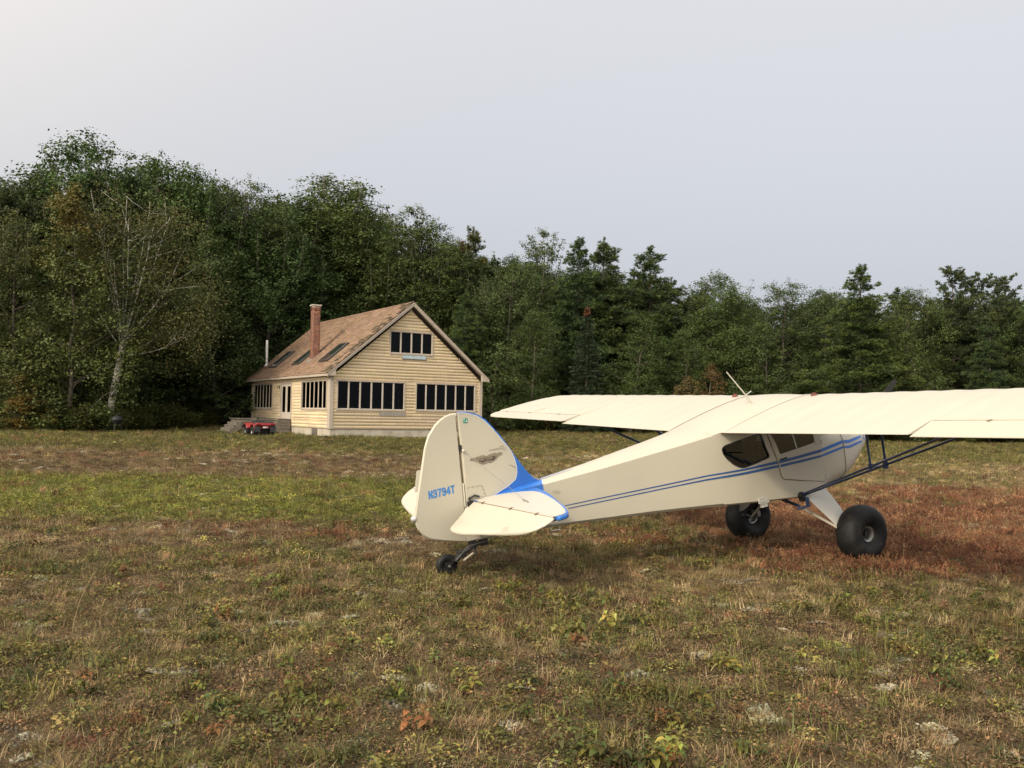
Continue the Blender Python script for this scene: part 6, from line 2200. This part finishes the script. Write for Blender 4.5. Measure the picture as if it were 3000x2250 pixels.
def leafy(seed, n=30, r=.07, h=.07, leaf=.03, asp=.55, droop=.2):
    """low dome of small leaves on thin stems"""
    rg = np.random.default_rng(seed)
    V, Fq, T = [], [], []
    for i in range(n):
        a, q_ = rg.uniform(0, 6.28), rg.random() ** .6
        c = np.array([math.cos(a) * q_ * r, math.sin(a) * q_ * r, h * (1 - .55 * q_ * q_) * rg.uniform(.45, 1.1)])
        b = rg.uniform(0, 6.28) if rg.random() < .4 else a + rg.normal() * .5
        d = np.array([math.cos(b), math.sin(b), rg.uniform(-.4, .5) - droop]); d /= np.linalg.norm(d)
        sd = np.cross(d, [0, 0, 1]); sd /= np.linalg.norm(sd)
        sd = sd + np.array([0, 0, rg.normal() * .35])
        up = np.cross(sd, d)
        L = leaf * rg.uniform(.6, 1.35)
        tone = rg.uniform(.6, 1.35) * np.array((rg.uniform(.85, 1.35), 1, rg.uniform(.8, 1.1)))
        o = len(V)
        m_ = c + d * L * .45 + up * L * .06
        V += [c, m_ - sd * L * asp * .5 + up * L * .08, c + d * L, m_ + sd * L * asp * .5 + up * L * .08]
        T += [tone] * 4
        Fq.append((o, o + 1, o + 2, o + 3))
    return np.array(V), Fq, np.array(T)


def bigleaf(seed, n=9, h=.16, leaf=.085):
    """knee-low plant with pairs of broad drooping leaves"""
    rg = np.random.default_rng(seed)
    V, Fq, T = [], [], []
    stems = rg.integers(2, 4)
    for s in range(stems):
        base = np.array([rg.normal() * .04, rg.normal() * .04, 0])
        tip = base + np.array([rg.normal() * .05, rg.normal() * .05, h * rg.uniform(.7, 1.15)])
        o = len(V)
        V += [base + [-.002, 0, 0], base + [.002, 0, 0], tip + [.001, 0, 0], tip + [-.001, 0, 0]]
        T += [np.array((1.2, .7, .6))] * 4
        Fq.append((o, o + 1, o + 2, o + 3))
        a0 = rg.uniform(0, 6.28)
        for i in range(n):
            t = .25 + .75 * (i + 1) / n
            c = base + (tip - base) * t
            a = a0 + i * 2.4 + rg.normal() * .3
            out = np.array([math.cos(a), math.sin(a), 0]); sd = np.array([-math.sin(a), math.cos(a), 0])
            L = leaf * rg.uniform(.6, 1.2) * (1.1 - .3 * t)
            ris = rg.uniform(.1, .6); drp = rg.uniform(.5, 1.1)
            p1 = c + out * L * .38 + np.array([0, 0, L * ris * .4])
            p2 = c + out * L * .72 + np.array([0, 0, L * (ris * .45 - drp * .18)])
            p3 = c + out * L * .98 + np.array([0, 0, L * (ris * .3 - drp * .5)])
            wv = L * rg.uniform(.22, .32)
            fold = np.array([0, 0, wv * .35])
            tone = rg.uniform(.65, 1.3) * np.array((rg.uniform(.8, 1.5), 1, rg.uniform(.7, 1.1)))
            o = len(V)
            V += [c, p1 + sd * wv + fold, p1, p1 - sd * wv + fold, p2 + sd * wv * .85 + fold, p2, p2 - sd * wv * .85 + fold, p3]
            T += [tone] * 8
            Fq += [(o, o + 1, o + 2, o + 2), (o, o + 2, o + 3, o + 3), (o + 1, o + 4, o + 5, o + 2), (o + 2, o + 5, o + 6, o + 3), (o + 4, o + 7, o + 5, o + 5), (o + 5, o + 7, o + 6, o + 6)]
    # triangles written as quads with a midpoint are avoided: split all into triangles
    tri = []
    for f in Fq:
        tri.append((f[0], f[1], f[2]))
        if f[3] != f[2]:
            tri.append((f[0], f[2], f[3]))
    return np.array(V), tri, np.array(T)


def lichen(seed, n=46, r=.07, h=.028):
    rg = np.random.default_rng(seed)
    V, Fq, T = [], [], []
    for i in range(n):
        a, q_ = rg.uniform(0, 6.28), rg.random() ** .5
        c = np.array([math.cos(a) * q_ * r, math.sin(a) * q_ * r, 0])
        s = rg.uniform(.006, .014)
        t = h * rg.uniform(.4, 1.1) * (1 - .5 * q_)
        tone = rg.uniform(.7, 1.15)
        o = len(V)
        V += [c + [-s, -s, 0], c + [s, -s, 0], c + [s, s, 0], c + [-s, s, 0], c + [-s * .6, -s * .6, t], c + [s * .6, -s * .6, t], c + [s * .6, s * .6, t * .9], c + [-s * .6, s * .6, t]]
        T += [np.ones(3) * tone * .7] * 4 + [np.ones(3) * tone] * 4
        Fq += [tuple(o + k for k in f) for f in ((4, 5, 6, 7), (0, 1, 5, 4), (1, 2, 6, 5), (2, 3, 7, 6), (3, 0, 4, 7))]
    return np.array(V), Fq, np.array(T)


def sorrel(seed, n=28, h=.095):
    """thin upright stems with specks of seed"""
    rg = np.random.default_rng(seed)
    V, Fq, T = [], [], []
    for i in range(n):
        b = np.array([rg.normal() * .06, rg.normal() * .06, 0])
        t_ = b + np.array([rg.normal() * .03, rg.normal() * .03, h * rg.uniform(.5, 1.2)])
        a = rg.uniform(0, 6.28)
        sd = np.array([math.cos(a), math.sin(a), 0]) * .002
        tone = rg.uniform(.7, 1.35)
        o = len(V)
        V += [b - sd, b + sd, t_ + sd * .5, t_ - sd * .5]; T += [np.ones(3) * tone] * 4; Fq.append((o, o + 1, o + 2, o + 3))
        for k in range(6):
            c = b + (t_ - b) * rg.uniform(.45, 1.02) + rg.normal(size=3) * .006
            e = rg.normal(size=3); e /= np.linalg.norm(e)
            f = np.cross(e, rg.normal(size=3)); f /= np.linalg.norm(f)
            s = rg.uniform(.004, .009)
            o = len(V)
            V += [c - e * s, c + f * s, c + e * s, c - f * s]; T += [np.array((1.15, .95, .9)) * tone] * 4; Fq.append((o, o + 1, o + 2, o + 3))
    return np.array(V), Fq, np.array(T)


def stalk(seed, h=.4):
    rg = np.random.default_rng(seed)
    V, Fq, T = [], [], []
    for s in range(rg.integers(1, 4)):
        a = rg.uniform(0, 6.28)
        sd = np.array([-math.sin(a), math.cos(a), 0]) * .0017
        b = np.array([rg.normal() * .03, rg.normal() * .03, 0]); hh = h * rg.uniform(.6, 1.1); l = rg.uniform(.05, .5)
        o = len(V)
        for k in range(5):
            t = k / 4
            c = b + np.array([math.cos(a), math.sin(a), 0]) * (l * hh * t ** 2) + np.array([0, 0, hh * t])
            V += [c - sd * (1.1 - .5 * t), c + sd * (1.1 - .5 * t)]; T += [np.ones(3)] * 2
        Fq += [(o + 2 * k, o + 2 * k + 1, o + 2 * k + 3, o + 2 * k + 2) for k in range(4)]
        for k in range(10):
            c = V[o + 8] + (rg.normal(size=3) * np.array([.006, .006, .02])) - np.array([0, 0, .025])
            e = np.array([0, 0, 1.0]) + rg.normal(size=3) * .4
            s_ = rg.uniform(.005, .010)
            p = len(V)
            f = np.cross(e, rg.normal(size=3)); f /= np.linalg.norm(f)
            V += [c - e * s_, c + f * s_ * .4, c + e * s_, c - f * s_ * .4]; T += [np.ones(3) * .85] * 4; Fq.append((p, p + 1, p + 2, p + 3))
    return np.array(V), Fq, np.array(T)


def scatter(name, protos, P, rot, sc, idx, tint, label):
    """point cloud of plants instanced by geometry nodes"""
    coll = bpy.data.collections.new(name + '_kinds')
    for i, o in enumerate(protos):
        o.name = '%s_%s' % (name, 'abcdefgh'[i])
        coll.objects.link(o)
    me = bpy.data.meshes.new(name)
    n = len(P)
    me.vertices.add(n)
    me.vertices.foreach_set('co', np.asarray(P, np.float32).ravel())
    for nm, typ, key, arr in (('rot', 'FLOAT_VECTOR', 'vector', rot), ('sc', 'FLOAT_VECTOR', 'vector', sc), ('idx', 'INT', 'value', idx)):
        a = me.attributes.new(nm, typ, 'POINT')
        a.data.foreach_set(key, np.asarray(arr, np.int32 if typ == 'INT' else np.float32).ravel())
    a = me.attributes.new('itint', 'FLOAT_COLOR', 'POINT')
    t = np.ones((n, 4), np.float32); t[:, :3] = tint
    a.data.foreach_set('color', t.ravel())
    o = bpy.data.objects.new(name, me)
    COL.objects.link(o)
    ng = bpy.data.node_groups.new(name + '_scatter', 'GeometryNodeTree')
    ng.interface.new_socket('Geometry', in_out='INPUT', socket_type='NodeSocketGeometry')
    ng.interface.new_socket('Geometry', in_out='OUTPUT', socket_type='NodeSocketGeometry')
    nn, ll = ng.nodes, ng.links
    gi, go = nn.new('NodeGroupInput'), nn.new('NodeGroupOutput')
    m2p = nn.new('GeometryNodeMeshToPoints')
    iop = nn.new('GeometryNodeInstanceOnPoints')
    ci = nn.new('GeometryNodeCollectionInfo')
    ci.inputs['Collection'].default_value = coll
    ci.inputs['Separate Children'].default_value = True
    ci.inputs['Reset Children'].default_value = True
    iop.inputs['Pick Instance'].default_value = True

    def attr(nm, typ):
        x = nn.new('GeometryNodeInputNamedAttribute')
        x.data_type = typ
        x.inputs['Name'].default_value = nm
        return x.outputs['Attribute']
    ll.new(gi.outputs[0], m2p.inputs['Mesh'])
    ll.new(m2p.outputs[0], iop.inputs['Points'])
    ll.new(ci.outputs[0], iop.inputs['Instance'])
    ll.new(attr('idx', 'INT'), iop.inputs['Instance Index'])
    e2r = nn.new('FunctionNodeEulerToRotation')
    ll.new(attr('rot', 'FLOAT_VECTOR'), e2r.inputs[0])
    ll.new(e2r.outputs[0], iop.inputs['Rotation'])
    ll.new(attr('sc', 'FLOAT_VECTOR'), iop.inputs['Scale'])
    ll.new(iop.outputs[0], go.inputs[0])
    md = o.modifiers.new('scatter', 'NODES')
    md.node_group = ng
    tag(o, label, kind='stuff')
    return o


rg = np.random.default_rng(77)


def field(dens_fn, bands, cap=1.25):
    """random points in the visible wedge (with a margin) by distance bands (d0, d1, per square metre)"""
    out = []
    for d0, d1, rho in bands:
        d0 = 1.2 if d0 < 3 else d0
        x0, x1 = -.72 * d1 - 2.5, .72 * d1 + 2.5
        n = int((x1 - x0) * (d1 - d0) * rho)
        x, y = rg.uniform(x0, x1, n), rg.uniform(d0, d1, n)
        k = np.abs(x) < .72 * y + 2.5
        x, y = x[k], y[k]
        p = dens_fn(x, y)
        k = rg.random(len(x)) < p
        out.append(np.stack([x[k], y[k]], 1))
    XY = np.concatenate(out)
    # keep the house footprint clear
    c, s = math.cos(HYAW), math.sin(HYAW)
    dx, dy = XY[:, 0] - HX, XY[:, 1] - HY
    a, b = dx * c + dy * s, -dx * s + dy * c
    k = ~((a > -.05) & (a < HW + .05) & (b > -.05) & (b < HL + .05))
    return XY[k]


def plant(name, protos, XY, smin, smax, pal, label, grow=None, tilt=.15, tone_noise=.35):
    n = len(XY)
    x, y = XY[:, 0], XY[:, 1]
    z = ground_z(x, y)
    P = np.stack([x, y, z - .005], 1)
    rot = np.stack([rg.normal(size=n) * tilt, rg.normal(size=n) * tilt, rg.uniform(0, 6.28, n)], 1)
    d = np.hypot(x, y)
    s = rg.uniform(smin, smax, n) * (grow(d) if grow else 1)
    sc = np.stack([s, s, s * rg.uniform(.75, 1.2, n)], 1)
    idx = rg.integers(0, len(protos), n)
    pal_c = np.array([p[0] for p in pal]); pw = np.array([p[1] for p in pal], float)
    # neighbours tend to share a colour
    q_ = fbm(x, y, 1.3, 3, 31.0) * .7 + rg.random(n) * .3
    q_ = np.argsort(np.argsort(q_)) / n
    ci = np.searchsorted(np.cumsum(pw / pw.sum()), q_).clip(0, len(pal) - 1)
    mixr = rg.random(n) < .55
    ci[mixr] = rg.choice(len(pal), size=mixr.sum(), p=pw / pw.sum())
    tint = pal_c[ci] * 1.08 * np.exp(rg.normal(size=(n, 1)) * .32) * (1 + tone_noise * (fbm(x, y, 3.5, 3, 5.5) - .5))[:, None]
    if name == 'green_herbs':   # the band of fresh yellow-green herbs left of the tail
        bnd = sstep(12, 14, y) * (1 - sstep(20, 23, y)) * sstep(1, -2, x)
        tint = tint * (1 + bnd[:, None] * np.array((.28, .36, .04)))
    scatter(name, protos, P, rot, sc, idx, tint, label)
    return n


far = lambda d: 1 + .03 * np.clip(d - 7, 0, 40)
w_ = lambda i: (lambda x, y: zones(x, y)[:, i])
cnt = {}
clip = lambda f, k, lo=0: (lambda x, y: np.clip(f(x, y) * k, lo, 1))
# dry straw grass
pr = [proto('tuft', *tuft(s, 34, .065, .05, .0021, 1.0)) for s in (1, 2, 3)] + [proto('tuft', *tuft(s, 24, .10, .04, .002, .8)) for s in (4,)]
XY = field(clip(w_(1), 2.6, .06), [(2.2, 8, 115), (8, 16, 60), (16, 30, 30), (30, 46, 13), (46, 66, 6)])
cnt['straw'] = plant('dry_grass', pr, XY, .55, 1.15, [((.32, .235, .12), 4), ((.40, .31, .17), 3), ((.23, .16, .085), 3), ((.27, .235, .115), 2)], 'dry straw-coloured grass growing over the meadow', far)
# brown withered herbs
pr = [proto('herb', *leafy(s, 44, .08, .042, .018, .5)) for s in (11, 12, 13)]
XY = field(clip(w_(2), 2.4, .06), [(2.2, 8, 150), (8, 16, 85), (16, 30, 36), (30, 46, 14), (46, 60, 5)])
cnt['brown'] = plant('withered_herbs', pr, XY, .6, 1.3, [((.120, .085, .048), 4), ((.155, .110, .062), 3), ((.068, .048, .030), 4), ((.13, .115, .045), 2.5), ((.20, .16, .09), 1.5)], 'low brown withered herbs carpeting the meadow', far)
# green low herbs
pr = [proto('herb', *leafy(s, 44, .085, .06, .023, .55)) for s in (21, 22, 23)] + [proto('tuft', *tuft(24, 26, .10, .04, .003, .6))]
XY = field(clip(w_(0), 2.3, .04), [(2.2, 8, 105), (8, 16, 75), (16, 30, 42), (30, 46, 18), (46, 66, 7)])
cnt['green'] = plant('green_herbs', pr, XY, .6, 1.3, [((.105, .110, .032), 4), ((.15, .15, .040), 3), ((.068, .080, .028), 3), ((.165, .142, .048), 2), ((.12, .088, .04), 1.5)], 'low green herbs and leaves growing through the meadow', far)
# red sorrel
pr = [proto('sorrel', *sorrel(s)) for s in (31, 32, 33)]
XY = field(clip(w_(3), 1.9, .01), [(2.2, 8, 45), (8, 16, 80), (16, 30, 36), (30, 46, 5)])
cnt['red'] = plant('red_sorrel', pr, XY, .5, 1.0, [((.142, .072, .040), 4), ((.20, .130, .068), 3.5), ((.105, .052, .033), 3.5), ((.22, .15, .085), 2)], 'rust-red sorrel stems spreading over the meadow', far)
# pale lichen crusts
pr = [proto('lichen', *lichen(s)) for s in (41, 42)]
XY = field(clip(w_(4), 3.0, .0), [(2.2, 8, 60), (8, 16, 36), (16, 34, 16)])
cnt['lichen'] = plant('pale_lichen', pr, XY, .5, 1.3, [((.33, .30, .22), 3), ((.27, .245, .18), 3), ((.30, .30, .20), 2)], 'pale grey-green lichen crust on bare meadow soil', far)
# broad-leaved plants of the foreground
pr = [proto('leafplant', *bigleaf(s)) for s in (51, 52, 53, 54)]
XY = field(lambda x, y: np.clip((fbm(x, y, 1.0, 3, 14.0) - .46) * 5.5, 0.02, 1) * np.clip(1.3 - y / 11, .06, 1), [(2.2, 5, 24), (5, 9, 14), (9, 16, 4)])
cnt['leaf'] = plant('broad_leaved_plants', pr, XY, .35, .85, [((.10, .118, .030), 4), ((.125, .130, .035), 2.5), ((.07, .09, .03), 3), ((.17, .10, .035), .5), ((.13, .075, .035), .8)], 'broad drooping-leaved plants, green to orange, in the foreground', None, .2)
# tall thin stalks
pr = [proto('stalk', *stalk(s)) for s in (61, 62, 63)]
XY = field(lambda x, y: np.clip(fbm(x, y, 2.0, 3, 17.0) - .2, 0, 1), [(2.5, 9, 1.6), (9, 16, 2.5), (16, 30, 1.0)])
cnt['stalk'] = plant('seed_stalks', pr, XY, .5, 1.0, [((.32, .24, .13), 3), ((.25, .16, .09), 2)], 'thin dry seed stalks standing above the meadow grass', None, .15)
print('plants', cnt)
